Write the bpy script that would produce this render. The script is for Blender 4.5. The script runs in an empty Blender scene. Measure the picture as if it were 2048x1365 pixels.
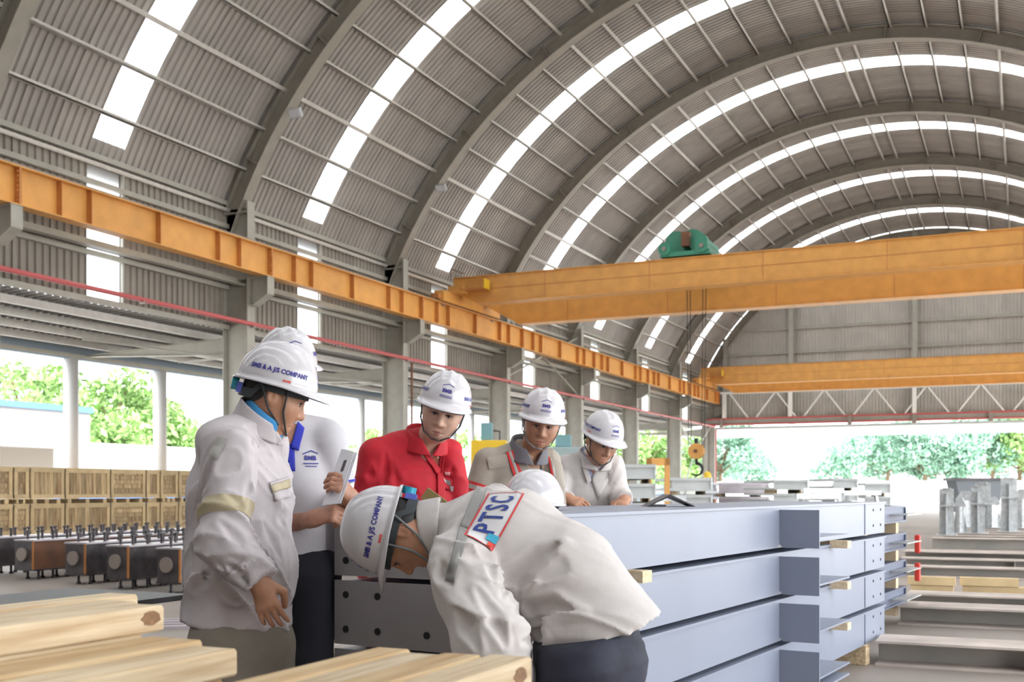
import bpy, bmesh, math, random
import numpy as np
from mathutils import Vector, Matrix
random.seed(7); RNG = np.random.default_rng(7)
SC = bpy.context.scene
COL = SC.collection

# ------------------------------------------------------------------ camera, sky, exposure
# World axes are the hall's own: x across the hall (0 = left columns), y along it, z up.
YAW = math.atan(0.46)
CAM = np.array([18.8, 0.0, 1.2])
RGT = np.array([math.cos(YAW), math.sin(YAW), 0.0])
FWD = np.array([-math.sin(YAW), math.cos(YAW), 0.0])
FPX = 2230.0
cd = bpy.data.cameras.new('camera'); cam = bpy.data.objects.new('camera', cd); COL.objects.link(cam)
cam.location = CAM; cam.rotation_euler = (math.pi/2, 0, YAW)
cd.sensor_width = 36; cd.lens = FPX/2048*36; cd.shift_y = 299.5/2048
cd.clip_start = 0.05; cd.clip_end = 600
cd.dof.use_dof = True; cd.dof.focus_distance = 4.0; cd.dof.aperture_fstop = 6.3
SC.camera = cam

wd = bpy.data.worlds.new('sky'); SC.world = wd; wd.use_nodes = True
bg = wd.node_tree.nodes['Background']
bg.inputs[0].default_value = (0.93, 0.97, 1.0, 1); bg.inputs[1].default_value = 3.2

sd = bpy.data.lights.new('sun', 'SUN'); sun = bpy.data.objects.new('sun', sd); COL.objects.link(sun)
sd.energy = 4.0; sd.angle = math.radians(25); sd.color = (1, 0.96, 0.9)
sun.rotation_euler = (math.radians(38), 0, math.radians(65))

vs = SC.view_settings
vs.view_transform = 'Standard'; vs.look = 'None'; vs.gamma = 1; vs.use_curve_mapping = False
vs.exposure = 1.25

def cp(px, py, Z):
    """photograph pixel at depth Z -> camera-aligned metres (right, depth, height)"""
    return np.array([(px-1024)/FPX*Z, Z, 1.2+(982-py)/FPX*Z])
def wpt(px, py, Z):
    q = cp(px, py, Z); return CAM*[1, 1, 0] + RGT*q[0] + FWD*q[1] + np.array([0, 0, q[2]])
def hit_z(px, py, z):
    return wpt(px, py, (z-1.2)*FPX/(982-py))
def hit_s(px, py, s):
    d = FWD+RGT*(px-1024)/FPX; return wpt(px, py, s/d[1])

# ------------------------------------------------------------------ materials
MATS = {}
def mat(name, col, rough=0.6, metal=0.0, var=0.0, scale=8.0, bump=0.0, stretch=(1, 1, 1), col2=None, rand=0.0, spec=0.5, coat=0.0, bscale=None, detail=4.0):
    if name in MATS: return MATS[name]
    m = bpy.data.materials.new(name); m.use_nodes = True; MATS[name] = m
    nt = m.node_tree; b = nt.nodes['Principled BSDF']
    b.inputs['Base Color'].default_value = (*col, 1); b.inputs['Roughness'].default_value = rough
    b.inputs['Metallic'].default_value = metal; b.inputs['Specular IOR Level'].default_value = spec
    if coat: b.inputs['Coat Weight'].default_value = coat; b.inputs['Coat Roughness'].default_value = 0.08
    src = None
    if var or bump or col2:
        tc = nt.nodes.new('ShaderNodeTexCoord'); mp = nt.nodes.new('ShaderNodeMapping')
        mp.inputs['Scale'].default_value = stretch
        nt.links.new(tc.outputs['Object'], mp.inputs['Vector'])
        nz = nt.nodes.new('ShaderNodeTexNoise'); nz.inputs['Scale'].default_value = scale; nz.inputs['Detail'].default_value = detail
        nt.links.new(mp.outputs[0], nz.inputs['Vector'])
        if rand:
            oi = nt.nodes.new('ShaderNodeObjectInfo'); va = nt.nodes.new('ShaderNodeVectorMath'); va.operation = 'SCALE'
            cx = nt.nodes.new('ShaderNodeCombineXYZ')
            for i in range(3): nt.links.new(oi.outputs['Random'], cx.inputs[i])
            va.inputs['Scale'].default_value = 37.0; nt.links.new(cx.outputs[0], va.inputs[0]); nt.links.new(va.outputs[0], mp.inputs['Location'])
        if var or col2:
            rp = nt.nodes.new('ShaderNodeValToRGB'); nt.links.new(nz.outputs[0], rp.inputs[0])
            rp.color_ramp.elements[0].position = 0.3; rp.color_ramp.elements[1].position = 0.7
            c2 = col2 if col2 else tuple(min(1, c*(1+var)) for c in col)
            c1 = col if col2 else tuple(c*(1-var) for c in col)
            rp.color_ramp.elements[0].color = (*c1, 1); rp.color_ramp.elements[1].color = (*c2, 1)
            src = rp.outputs[0]
        if bump:
            bp = nt.nodes.new('ShaderNodeBump'); bp.inputs['Strength'].default_value = bump; bp.inputs['Distance'].default_value = 0.01
            n2 = nz
            if bscale:
                n2 = nt.nodes.new('ShaderNodeTexNoise'); n2.inputs['Scale'].default_value = bscale; nt.links.new(mp.outputs[0], n2.inputs['Vector'])
            nt.links.new(n2.outputs[0], bp.inputs['Height']); nt.links.new(bp.outputs[0], b.inputs['Normal'])
    if rand:
        oi2 = nt.nodes.new('ShaderNodeObjectInfo'); mr = nt.nodes.new('ShaderNodeMapRange')
        mr.inputs['To Min'].default_value = 1-rand; mr.inputs['To Max'].default_value = 1+rand*0.6
        nt.links.new(oi2.outputs['Random'], mr.inputs[0])
        mx = nt.nodes.new('ShaderNodeMix'); mx.data_type = 'RGBA'; mx.blend_type = 'MULTIPLY'; mx.inputs[0].default_value = 1
        if src: nt.links.new(src, mx.inputs[6])
        else: mx.inputs[6].default_value = (*col, 1)
        nt.links.new(mr.outputs[0], mx.inputs[7]); src = mx.outputs[2]
    if src: nt.links.new(src, b.inputs['Base Color'])
    return m

M_SHEET = mat('roof_sheet_steel', (0.365, 0.338, 0.312), 0.5, 0.0, var=0.10, scale=1.2, rand=0.10)
M_WSHEET = mat('wall_sheet_steel', (0.285, 0.258, 0.225), 0.55, 0.0, var=0.10, scale=1.5, rand=0.08)
M_FRAME = mat('grey_painted_steel', (0.36, 0.345, 0.30), 0.5, 0, var=0.08, scale=3)
M_GABLE_LIT = mat('gable_sheet_yard_lit', (0.47, 0.445, 0.405), 0.5, 0, var=.08, scale=1.2, rand=.06)  # paler than the other sheets: bounce light from the yard put into the colour
M_RIB = mat('arch_rib_paint', (0.30, 0.275, 0.235), 0.5, 0, var=0.08, scale=3)
M_PURLIN = mat('galvanised_purlin', (0.62, 0.595, 0.56), 0.4, 0.2, var=0.08, scale=5)
M_ORANGE = mat('orange_crane_paint', (0.68, 0.335, 0.085), 0.45, 0, var=0.10, scale=2.5)
M_ORANGED = mat('orange_stiffener_paint', (0.52, 0.21, 0.06), 0.5, 0, var=0.1, scale=3)
M_RAIL = mat('rail_steel', (0.30, 0.25, 0.22), 0.5, 0.4)
M_REDPIPE = mat('red_pipe_paint', (0.50, 0.10, 0.10), 0.45)
M_FLOOR = mat('concrete_floor', (0.285, 0.245, 0.215), 0.55, 0, var=0.18, scale=0.5, bump=0.08, bscale=40, detail=8)
M_YARD = mat('outdoor_concrete', (0.62, 0.60, 0.56), 0.8, 0, var=0.06, scale=0.3)
M_ANNEX = mat('annex_sheet', (0.18, 0.17, 0.165), 0.55, 0, var=0.1, scale=2)
M_GUTTER = mat('blue_grey_gutter', (0.24, 0.30, 0.36), 0.5)
M_DARK = mat('dark_hole', (0.012, 0.012, 0.014), 0.9)
M_BLUE = mat('blue_grey_primer', (0.225, 0.25, 0.325), 0.40, 0, var=0.05, scale=1.6, spec=0.6)
M_BLUED = mat('blue_grey_primer_edge', (0.085, 0.105, 0.17), 0.45)
M_STEELD = mat('dark_mill_steel', (0.085, 0.075, 0.08), 0.45, 0.5, var=0.3, scale=6)
M_RUST = mat('rusty_steel', (0.23, 0.10, 0.05), 0.7, 0.2, var=0.45, scale=4, col2=(0.13, 0.07, 0.05))
M_RUSTE = mat('fresh_rust_edge', (0.42, 0.17, 0.05), 0.8)
M_LILAC = mat('pale_steel_top', (0.52, 0.47, 0.50), 0.4, 0.3, var=0.15, scale=3)
M_HBEAM = mat('weathered_grey_steel', (0.36, 0.36, 0.34), 0.5, 0.25, var=0.22, scale=2.2, col2=(0.50, 0.46, 0.42))
M_HTOP = mat('worn_flange_steel', (0.50, 0.43, 0.385), 0.55, 0.15, var=0.22, scale=2.5, stretch=(1, 1, 1))
M_PALE = mat('pale_grey_paint', (0.50, 0.52, 0.52), 0.5, 0, var=0.08, scale=3, rand=0.12)
M_TRUSS = mat('white_truss_paint', (0.80, 0.79, 0.76), 0.5)
M_GALV = mat('galvanised_steel', (0.55, 0.57, 0.58), 0.38, 0.45, var=0.22, scale=12)
M_WOOD = mat('pale_pine', (0.40, 0.27, 0.145), 0.65, 0, col2=(0.68, 0.56, 0.385), scale=9, stretch=(6, .35, 6), bump=0.25, rand=0.14, detail=6)
M_WOODO = mat('orange_pine', (0.42, 0.24, 0.09), 0.65, 0, col2=(0.64, 0.48, 0.28), scale=9, stretch=(6, .35, 6), bump=0.25, rand=0.14, detail=6)
M_WOODE = mat('sawn_end_grain', (0.62, 0.46, 0.28), 0.8, 0, col2=(0.74, 0.60, 0.42), scale=60, bump=0.2)
M_KNOT = mat('dark_knot', (0.20, 0.10, 0.04), 0.7, 0, var=0.3, scale=60)
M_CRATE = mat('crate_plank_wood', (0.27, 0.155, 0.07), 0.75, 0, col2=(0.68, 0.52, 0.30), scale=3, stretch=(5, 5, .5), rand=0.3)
M_CRATEF = mat('crate_batten_wood', (0.64, 0.48, 0.27), 0.75, 0, var=0.12, scale=4, rand=0.12)
M_WHITEW = mat('white_render', (0.56, 0.55, 0.54), 0.8)
M_BLUETRIM = mat('blue_roof_trim', (0.09, 0.22, 0.55), 0.5)
M_LEAF = mat('leaf_green', (0.20, 0.34, 0.10), 0.6, 0, var=0.4, scale=0.8, rand=0.2)
M_LEAF2 = mat('leaf_blue_green', (0.20, 0.36, 0.26), 0.6, 0, var=0.35, scale=0.8, rand=0.2)
M_BARK = mat('bark', (0.16, 0.11, 0.07), 0.9, 0, var=0.3, scale=8)
M_YELLOW = mat('yellow_machine_paint', (0.78, 0.50, 0.03), 0.4)
M_TEAL = mat('teal_machine_paint', (0.17, 0.33, 0.36), 0.5)
M_GREEN = mat('green_hoist_paint', (0.05, 0.26, 0.17), 0.4)
M_BLACK = mat('black_rubber', (0.02, 0.02, 0.022), 0.6)
M_WHITE = mat('white_plastic', (0.60, 0.575, 0.605), 0.22, 0, spec=0.5, coat=0.3)
M_NAVYTXT = mat('navy_print', (0.03, 0.03, 0.25), 0.5)
M_REDTXT = mat('red_print', (0.75, 0.06, 0.04), 0.5)

def translucent():
    m = bpy.data.materials.new('fibreglass_skylight'); m.use_nodes = True; nt = m.node_tree
    for n in list(nt.nodes): nt.nodes.remove(n)
    o = nt.nodes.new('ShaderNodeOutputMaterial'); t = nt.nodes.new('ShaderNodeBsdfTranslucent'); p = nt.nodes.new('ShaderNodeBsdfTransparent'); x = nt.nodes.new('ShaderNodeMixShader')
    t.inputs[0].default_value = (0.92, 0.93, 0.93, 1); p.inputs[0].default_value = (0.95, 0.96, 0.97, 1); x.inputs[0].default_value = 0.45
    nt.links.new(t.outputs[0], x.inputs[1]); nt.links.new(p.outputs[0], x.inputs[2]); nt.links.new(x.outputs[0], o.inputs[0])
    return m
M_SKYL = translucent()

# ------------------------------------------------------------------ object helpers
def link(o, parent=None):
    COL.objects.link(o)
    if parent is not None: o.parent = parent
    return o
def tag(o, label, cat=None, group=None, kind=None):
    o['label'] = label
    if cat: o['category'] = cat
    if group: o['group'] = group
    if kind: o['kind'] = kind
    return o
def thing(name, label, cat, loc=(0, 0, 0), rz=0.0, group=None, kind=None):
    o = bpy.data.objects.new(name, None); COL.objects.link(o)
    o.location = loc; o.rotation_euler = (0, 0, rz); o.empty_display_size = 0.2
    return tag(o, label, cat, group, kind)
def inst(name, me, parent=None, loc=(0, 0, 0), rot=(0, 0, 0), scale=(1, 1, 1)):
    o = bpy.data.objects.new(name, me); link(o, parent); o.location = loc; o.rotation_euler = rot; o.scale = scale
    return o
def copy_tree(o, parent=None):
    c = o.copy(); COL.objects.link(c); c.parent = parent
    for ch in o.children: copy_tree(ch, c)
    return c

class MB:
    def __init__(s): s.v = []; s.f = []; s.mi = []; s.cur = 0
    def add(s, vs, fs):
        n = len(s.v); s.v += [tuple(map(float, v)) for v in vs]; s.f += [tuple(n+i for i in f) for f in fs]; s.mi += [s.cur]*len(fs); return s
    def box(s, c, d, R=None):
        x, y, z = d[0]/2, d[1]/2, d[2]/2
        vs = [Vector((a*x, b*y, e*z)) for a in (-1, 1) for b in (-1, 1) for e in (-1, 1)]
        if R is not None: vs = [R @ v for v in vs]
        vs = [(v.x+c[0], v.y+c[1], v.z+c[2]) for v in vs]
        return s.add(vs, [(0, 1, 3, 2), (4, 6, 7, 5), (0, 4, 5, 1), (2, 3, 7, 6), (0, 2, 6, 4), (1, 5, 7, 3)])
    def b2(s, lo, hi):
        return s.box([(a+b)/2 for a, b in zip(lo, hi)], [b-a for a, b in zip(lo, hi)])
    def cham(s, lo, hi, c):
        """box with chamfered edges along y (cross-section octagon in x,z) and ends"""
        x0, y0, z0 = lo; x1, y1, z1 = hi
        def ring(y, e): return [(x0+c+e, y, z0+e), (x1-c-e, y, z0+e), (x1-e, y, z0+c+e), (x1-e, y, z1-c-e), (x1-c-e, y, z1-e), (x0+c+e, y, z1-e), (x0+e, y, z1-c-e), (x0+e, y, z0+c+e)]
        vs = ring(y0, c*.7)+ring(y0+c, 0)+ring(y1-c, 0)+ring(y1, c*.7)
        fs = [tuple(range(8)), tuple(reversed(range(24, 32)))]
        for k in range(3):
            for i in range(8):
                j = (i+1) % 8; fs.append((k*8+j, k*8+i, k*8+8+i, k*8+8+j))
        return s.add(vs, fs)
    def bar(s, a, b, w, h=None, up=(0, 0, 1)):
        a = Vector(a); b = Vector(b); h = h or w; d = b-a; y = d.normalized(); u = Vector(up)
        if abs(y.dot(u)) > .98: u = Vector((1, 0, 0))
        x = y.cross(u).normalized(); z = x.cross(y)
        R = Matrix((x, y, z)).transposed()
        return s.box((a+b)/2, (w, d.length, h), R)
    def tube(s, pts, r, n=8, cap=True):
        pts = [Vector(p) for p in pts]; rs = r if isinstance(r, (list, tuple)) else [r]*len(pts)
        rings = []; px = None
        for i, p in enumerate(pts):
            d = (pts[min(i+1, len(pts)-1)]-pts[max(i-1, 0)]).normalized()
            if px is None:
                u = Vector((0, 0, 1)) if abs(d.z) < .9 else Vector((1, 0, 0)); px = d.cross(u).normalized()
            px = (px-d*px.dot(d)).normalized(); py = d.cross(px)
            rings += [p+px*rs[i]*math.cos(2*math.pi*k/n)+py*rs[i]*math.sin(2*math.pi*k/n) for k in range(n)]
        fs = []
        for i in range(len(pts)-1):
            for k in range(n):
                j = (k+1) % n; fs.append((i*n+k, i*n+j, i*n+n+j, i*n+n+k))
        if cap: fs += [tuple(reversed(range(n))), tuple(range((len(pts)-1)*n, len(pts)*n))]
        return s.add(rings, fs)
    def disc(s, c, ax, r, t, n=16):
        c = Vector(c); ax = Vector(ax).normalized(); return s.tube([c-ax*t/2, c+ax*t/2], r, n)
    def prism(s, prof, y0, y1, perm='xz'):
        """profile in (x,z) extruded along y"""
        n = len(prof)
        if perm == 'xz': vs = [(p[0], y0, p[1]) for p in prof]+[(p[0], y1, p[1]) for p in prof]
        elif perm == 'yz': vs = [(y0, p[0], p[1]) for p in prof]+[(y1, p[0], p[1]) for p in prof]
        else: vs = [(p[0], p[1], y0) for p in prof]+[(p[0], p[1], y1) for p in prof]
        fs = [tuple(range(n)), tuple(reversed(range(n, 2*n)))]+[((i+1) % n, i, n+i, n+(i+1) % n) for i in range(n)]
        return s.add(vs, fs)
    def mesh(s, name, mats, smooth=False):
        me = bpy.data.meshes.new(name); me.from_pydata(s.v, [], s.f)
        for m in (mats if isinstance(mats, (list, tuple)) else [mats]): me.materials.append(m)
        if any(s.mi): me.polygons.foreach_set('material_index', s.mi)
        bm = bmesh.new(); bm.from_mesh(me); bmesh.ops.recalc_face_normals(bm, faces=bm.faces); bm.to_mesh(me); bm.free()
        if smooth: me.polygons.foreach_set('use_smooth', [True]*len(me.polygons))
        return me
    def build(s, name, mats, parent=None, smooth=False, loc=(0, 0, 0), rz=0):
        return inst(name, s.mesh(name, mats, smooth), parent, loc, (0, 0, rz))

def hbeam(mb, L, b, h, tf, tw, y0=0, z0=0, x0=0):
    """I-section running along +y, flanges horizontal"""
    mb.b2((x0-b/2, y0, z0), (x0+b/2, y0+L, z0+tf)); mb.b2((x0-b/2, y0, z0+h-tf), (x0+b/2, y0+L, z0+h))
    mb.b2((x0-tw/2, y0, z0+tf), (x0+tw/2, y0+L, z0+h-tf))
# ================================================================== THE HALL
COLS = [15.6+8*k for k in range(0, 8)]          # column lines along the left side
S_END = 71.9; S_BACK = -24.4
CW, CH = 13.0, 2.3                               # arch centre (x, z)
R_IN, R_SH = 14.25, 14.84
def arc(R, deg, y=0): t = math.radians(deg); return (CW-R*math.cos(t), y, CH+R*math.sin(t))

floor = MB().b2((-6.2, S_BACK, -0.3), (32, S_END+1.5, 0)).build('floor', M_FLOOR)
tag(floor, 'worn beige grey concrete floor of the steel hall', kind='structure')
ground = MB().b2((-160, -90, -0.4), (200, 260, -0.06)).build('ground', M_YARD)
tag(ground, 'bright concrete yard outside the hall', kind='structure')

# ---- ceiling: arched corrugated sheets, skylight panes, purlins, ribs
ceiling = thing('ceiling', 'arched corrugated steel roof with bright skylight strips', None, kind='structure')
del_keys = None
A0, A1 = 24.0, 156.0
def sheet_mesh(name, width, a0, a1, nseg, mat_, ribs=5):
    prof = []
    p = width/ribs
    for i in range(ribs):
        b = i*p; prof += [(b, 0), (b+p*.45, 0), (b+p*.58, .045), (b+p*.87, .045)]
    prof.append((width, 0))
    mb = MB(); vs = []; n = len(prof)
    for j in range(nseg+1):
        a = a0+(a1-a0)*j/nseg
        for y, d in prof: vs.append(arc(R_SH+d, a, y))
    fs = [(j*n+i, j*n+i+1, (j+1)*n+i+1, (j+1)*n+i) for j in range(nseg) for i in range(n-1)]
    mb.add(vs, fs); return mb.mesh(name, mat_)
me_sheet = sheet_mesh('roof_sheet', 1.02, A0, A1, 44, M_SHEET)
me_low = sheet_mesh('roof_sheet_eave', 1.02, A0, 27.4, 2, M_SHEET)
me_high = sheet_mesh('roof_sheet_eave', 1.02, 152.6, A1, 2, M_SHEET)
PUR = [25.35+4.47*i for i in range(14)]+[88.8]
PUR = PUR+[180-a for a in reversed(PUR)]
edges = [27.4]+PUR[1:14]+[90]+list(reversed([180-a for a in PUR[1:14]]))+[152.6]
pane_me = []
for a, b in zip(edges[:-1], edges[1:]):
    mb = MB(); vs = []
    for j in range(4):
        t = a+(b-a)*j/3
        for y in (0, .98): vs.append(arc(R_SH+.02, t, y))
    mb.add(vs, [(2*j, 2*j+1, 2*j+3, 2*j+2) for j in range(3)]); pane_me.append(mb.mesh('skylight_pane', M_SKYL))
mb = MB(); mb.b2((-.04, 0, -.19), (.0, 7.98, 0)); mb.b2((-.04, 0, -.19), (.055, 7.98, -.172)); mb.b2((-.085, 0, -.015), (.0, 7.98, 0)); me_pur = mb.mesh('purlin', M_PURLIN)
mb = MB(); mb.b2((-.035, 0, -.16), (.0, 32, 0)); mb.b2((-.035, 0, -.16), (.05, 32, -.145)); me_purL = mb.mesh('purlin', M_PURLIN)
def ring_sector(mb, r0, r1, y0, y1, n=48):
    vs = []
    for j in range(n+1):
        a = A0-1.2+(A1-A0+2.4)*j/n
        vs += [arc(r0, a, y0), arc(r1, a, y0), arc(r1, a, y1), arc(r0, a, y1)]
    fs = []
    for j in range(n):
        for k in range(4): fs.append((4*j+k, 4*j+(k+1) % 4, 4*j+4+(k+1) % 4, 4*j+4+k))
    fs += [(0, 3, 2, 1), (4*n, 4*n+1, 4*n+2, 4*n+3)]
    mb.add(vs, fs)
mb = MB(); ring_sector(mb, R_IN, R_IN+.025, -.17, .17); ring_sector(mb, R_IN+.025, R_IN+.42, -.012, .012); ring_sector(mb, R_IN+.42, R_IN+.445, -.17, .17)
for k, a in enumerate([31, 45, 58.6, 72, 84, 96, 108, 121.4, 135, 149]):     # splice plates
    t = math.radians(a); c = arc(R_IN+.22, a); R = Matrix.Rotation(-(math.pi/2-t), 3, 'Y')
    mb.box(c, (.03, .34, .44), Matrix.Rotation(t-math.pi/2, 3, 'Y'))
me_rib = mb.mesh('arch_rib', M_RIB)

for k, s0 in enumerate(COLS[:-1]):
    s0 = s0 if k else s0
    for i in range(8):
        if i == 3:
            for pm in pane_me: inst('skylight_pane', pm, ceiling, (0, s0+.16+i, 0))
            inst('roof_sheet', me_low, ceiling, (0, s0+.15+i, 0)); inst('roof_sheet', me_high, ceiling, (0, s0+.15+i, 0))
        else: inst('roof_sheet', me_sheet, ceiling, (0, s0+.15+i-(.0 if i else 0), 0))
    for a in PUR:
        p = arc(R_SH-.01, a, s0+.01); inst('purlin', me_pur, ceiling, p, (0, -(math.pi/2-math.radians(a)), 0))
for s0 in COLS: inst('arch_rib', me_rib, ceiling, (0, s0, 0))
# the roof goes on over and behind the camera
me_back = sheet_mesh('roof_sheet', 8.0, A0, A1, 24, M_SHEET, ribs=24)
for k in range(5):
    s0 = 15.6-8*(k+1)
    if k < 4:
        for i in range(8):
            if i == 3:
                for pm in pane_me: inst('skylight_pane', pm, ceiling, (0, s0+.16+i, 0))  # panes past the first bay are out of view, added for fill light
            else: inst('roof_sheet', me_sheet, ceiling, (0, s0+.15+i, 0))
    else: inst('roof_sheet', me_back, ceiling, (0, s0, 0))
    inst('arch_rib', me_rib, ceiling, (0, s0, 0))
for a in PUR: inst('purlin', me_purL, ceiling, arc(R_SH-.01, a, -16.4), (0, -(math.pi/2-math.radians(a)), 0))

# ---- small floodlights clipped to the ribs (pixel, rib index)
def floodlight(px, py, k, label):
    p = hit_s(px, py, COLS[k]-.25)
    t = thing('floodlight', label, 'light', p, group=None)
    MB().box((0, 0, .0), (.34, .12, .22), Matrix.Rotation(.5, 3, 'X')).build('lamp_housing', M_PALE, t)
    MB().box((0, -.065, -.035), (.28, .02, .17), Matrix.Rotation(.5, 3, 'X')).build('lamp_lens', M_WHITE, t)
    MB().bar((0, .02, .06), (-.12, .22, .16), .04).build('bracket', M_FRAME, t)
floodlight(591, 226, 1, 'small pale floodlight on the big arch rib nearest the left')
floodlight(882, 376, 2, 'small pale floodlight on the second arch rib from the left')

# ---- left wall: corrugated sheets, translucent strips, columns with corbels
wl = thing('wall_left', 'grey corrugated upper wall carried by tall grey columns on the left', None, kind='structure')
WX = -0.35
def vsheet(name, width, z0, z1, m, ribs=5, d=.045):
    p = width/ribs; prof = []
    for i in range(ribs): b = i*p; prof += [(b, 0), (b+p*.45, 0), (b+p*.58, d), (b+p*.87, d)]
    prof.append((width, 0)); n = len(prof)
    vs = [(-d_, y, z) for z in (z0, z1) for y, d_ in prof]
    return MB().add(vs, [(i, i+1, n+i+1, n+i) for i in range(n-1)]).mesh(name, m)
me_ws = vsheet('wall_sheet', 1.02, 5.45, 9.0, M_WSHEET)
me_wp = MB().add([(0, 0, 5.5), (0, .98, 5.5), (0, .98, 8.55), (0, 0, 8.55)], [(0, 1, 2, 3)]).mesh('translucent_pane', M_SKYL)
me_wt = vsheet('wall_sheet', 1.02, 8.55, 9.0, M_WSHEET)
me_post = MB().box((.06, 0, 7.0), (.08, .06, 3.1)).mesh('wall_post', M_FRAME)
for k in range(-1, 7):
    s0 = 15.6+8*k
    for i in range(8):
        if i == 3:
            inst('translucent_pane', me_wp, wl, (WX, s0+.16+i, 0)); inst('wall_sheet', me_wt, wl, (WX, s0+.15+i, 0))
            inst('wall_post', me_post, wl, (WX, s0+1.2+i, 0))
        else: inst('wall_sheet', me_ws, wl, (WX, s0+.15+i, 0))
me_wsb = vsheet('wall_sheet', 32, 0, 9.0, M_WSHEET, 96)
inst('wall_sheet', me_wsb, wl, (WX, S_BACK, 0))
mb = MB()
for z in (5.5, 6.55, 8.15, 8.75): mb.b2((WX+.02, 0, z-.06), (WX+.14, 7.9, z+.06))
me_girt = mb.mesh('girt', M_FRAME)
for k in range(-1, 7): inst('girt', me_girt, wl, (0, 15.65+8*k, 0))
# columns: H-section, web across the hall
mb = MB()
mb.b2((-.36, -.15, 0), (-.33, .15, 8.5)); mb.b2((.42, -.15, 0), (.45, .15, 8.75)); mb.b2((-.33, -.012, 0), (.42, .012, 8.6))
mb.b2((-.33, -.15, 8.45), (.42, .15, 8.48)); mb.b2((-.33, -.15, 5.6), (.42, .15, 5.62)); mb.b2((-.33, -.15, 6.7), (.42, .15, 6.72)); mb.b2((-.4, -.2, 0), (.5, .2, .03))
me_col = mb.mesh('column', M_FRAME)
mb = MB()
mb.prism([(.45, 6.05), (.62, 6.05), (1.06, 6.30), (1.06, 6.74), (.45, 6.74)], -.012, .012)
mb.b2((.45, -.14, 6.72), (1.08, .14, 6.745)); mb.b2((1.055, -.14, 6.29), (1.08, .14, 6.74))
for a, b in (((.45, 6.03), (.62, 6.03)), ((.62, 6.03), (1.07, 6.29))): mb.bar((a[0], 0, a[1]), (b[0], 0, b[1]), .28, .025)
me_corb = mb.mesh('corbel', M_FRAME)
for s0 in [7.6]+COLS:
    c = inst('column', me_col, wl, (0, s0, 0)); inst('corbel', me_corb, c)
mb = MB().bar((0.2, 4, 3.6), (.2, 8, 5.5), .07).bar((.2, 4, 3.6), (.2, 0, 5.5), .07).bar((.2, 4, 3.6), (.2, 0, .1), .07).bar((.2, 4, 3.6), (.2, 8, .1), .07)
me_br = mb.mesh('cross_brace', M_PALE)
inst('cross_brace', me_br, wl, (0, COLS[6], 0)); inst('cross_brace', MB().bar((0.2, 0, 5.6), (.2, 8, 8.2), .06).bar((0.2, 8, 5.6), (.2, 0, 8.2), .06).mesh('cross_brace', M_FRAME), wl, (0, COLS[3], 0))

# ---- right wall (out of frame; the hall's other side, open below the sheets)
wr = thing('wall_right', 'right side of the hall, corrugated sheets over an open lower storey', None, kind='structure')
me_wr_block = vsheet('wall_sheet', 8, 0, 5.45, M_WSHEET, 24)
for s0 in [S_BACK+8*k for k in range(12)]:
    inst('wall_sheet', vsheet('wall_sheet', 8, 5.45, 9.0, M_WSHEET, 24) if s0 == S_BACK else me_wr, wr, (26.35, s0, 0))
    if s0 == S_BACK: me_wr = wr.children[0].data
    if s0 < -1: inst('wall_sheet', me_wr_block, wr, (26.35, s0, 0))  # unseen lower sheets behind the viewer, added to hold back side light
    inst('column', me_col, wr, (26.0, s0, 0), (0, 0, math.pi))
# ---- closed wall far behind the camera
wn = vsheet('wall_near', 27, 0, 17.2, M_WSHEET, 80)
o = inst('wall_near', wn, None, (-.4, S_BACK, 0), (0, 0, -math.pi/2)); tag(o, 'corrugated gable wall behind the viewer', kind='structure')

# ---- far gable wall
we = thing('wall_end', 'far corrugated gable wall with truss above an open end', None, kind='structure')
for i in range(27):
    x0 = -.35+i*1.0; x1 = x0+1.02
    zt = [CH+math.sqrt(max(.5, (R_SH+.02)**2-(x-CW)**2)) for x in (x0, x1)]
    p = 1.02/5; prof = []
    for j in range(5): b = j*p; prof += [(b, 0), (b+p*.45, 0), (b+p*.58, .045), (b+p*.87, .045)]
    prof.append((1.02, 0)); n = len(prof)
    vs = [(x0+a, S_END+d, 5.5) for a, d in prof]+[(x0+a, S_END+d, zt[0]+(zt[1]-zt[0])*a/1.02) for a, d in prof]
    MB().add(vs, [(j, j+1, n+j+1, n+j) for j in range(n-1)]).build('wall_sheet', M_GABLE_LIT, we)
for x in (1.15, 5.36, 12.75, 20.2, 24.8):
    zt = CH+math.sqrt(R_SH**2-(x-CW)**2)-.2
    mb = MB(); mb.b2((x-.15, S_END-.45, 5.4), (x+.15, S_END-.42, zt)); mb.b2((x-.15, S_END-.13, 5.4), (x+.15, S_END-.10, zt)); mb.b2((x-.01, S_END-.42, 5.4), (x+.01, S_END-.13, zt)); mb.build('gable_post', M_FRAME, we)
for z in (8.5, 10.0, 11.53, 13.05, 14.6):
    hw = math.sqrt(R_SH**2-(z-CH)**2)-.1
    MB().b2((CW-hw, S_END-.1, z-.09), (CW+hw, S_END-.02, z+.09)).build('girt', M_FRAME, we)
MB().b2((-.3, S_END-.7, 5.42), (26.3, S_END-.3, 5.80)).build('lintel_beam', M_FRAME, we)
MB().b2((-.3, S_END-.75, 7.42), (26.3, S_END-.6, 7.58)).build('truss_top_chord', M_TRUSS, we)
for i in range(9):
    x = 1.5+3.0*i
    MB().bar((x-.0, S_END-.68, 7.45), (x+1.25, S_END-.68, 5.8), .09).build('truss_diagonal', M_TRUSS, we)
    MB().bar((x+2.9, S_END-.68, 7.45), (x+1.65, S_END-.68, 5.8), .09).build('truss_diagonal', M_TRUSS, we)
for x in (1.15, 5.36, 12.75, 20.2): MB().b2((x-.12, S_END-.78, 5.8), (x+.12, S_END-.58, 7.5)).build('truss_post', M_TRUSS, we)
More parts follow.
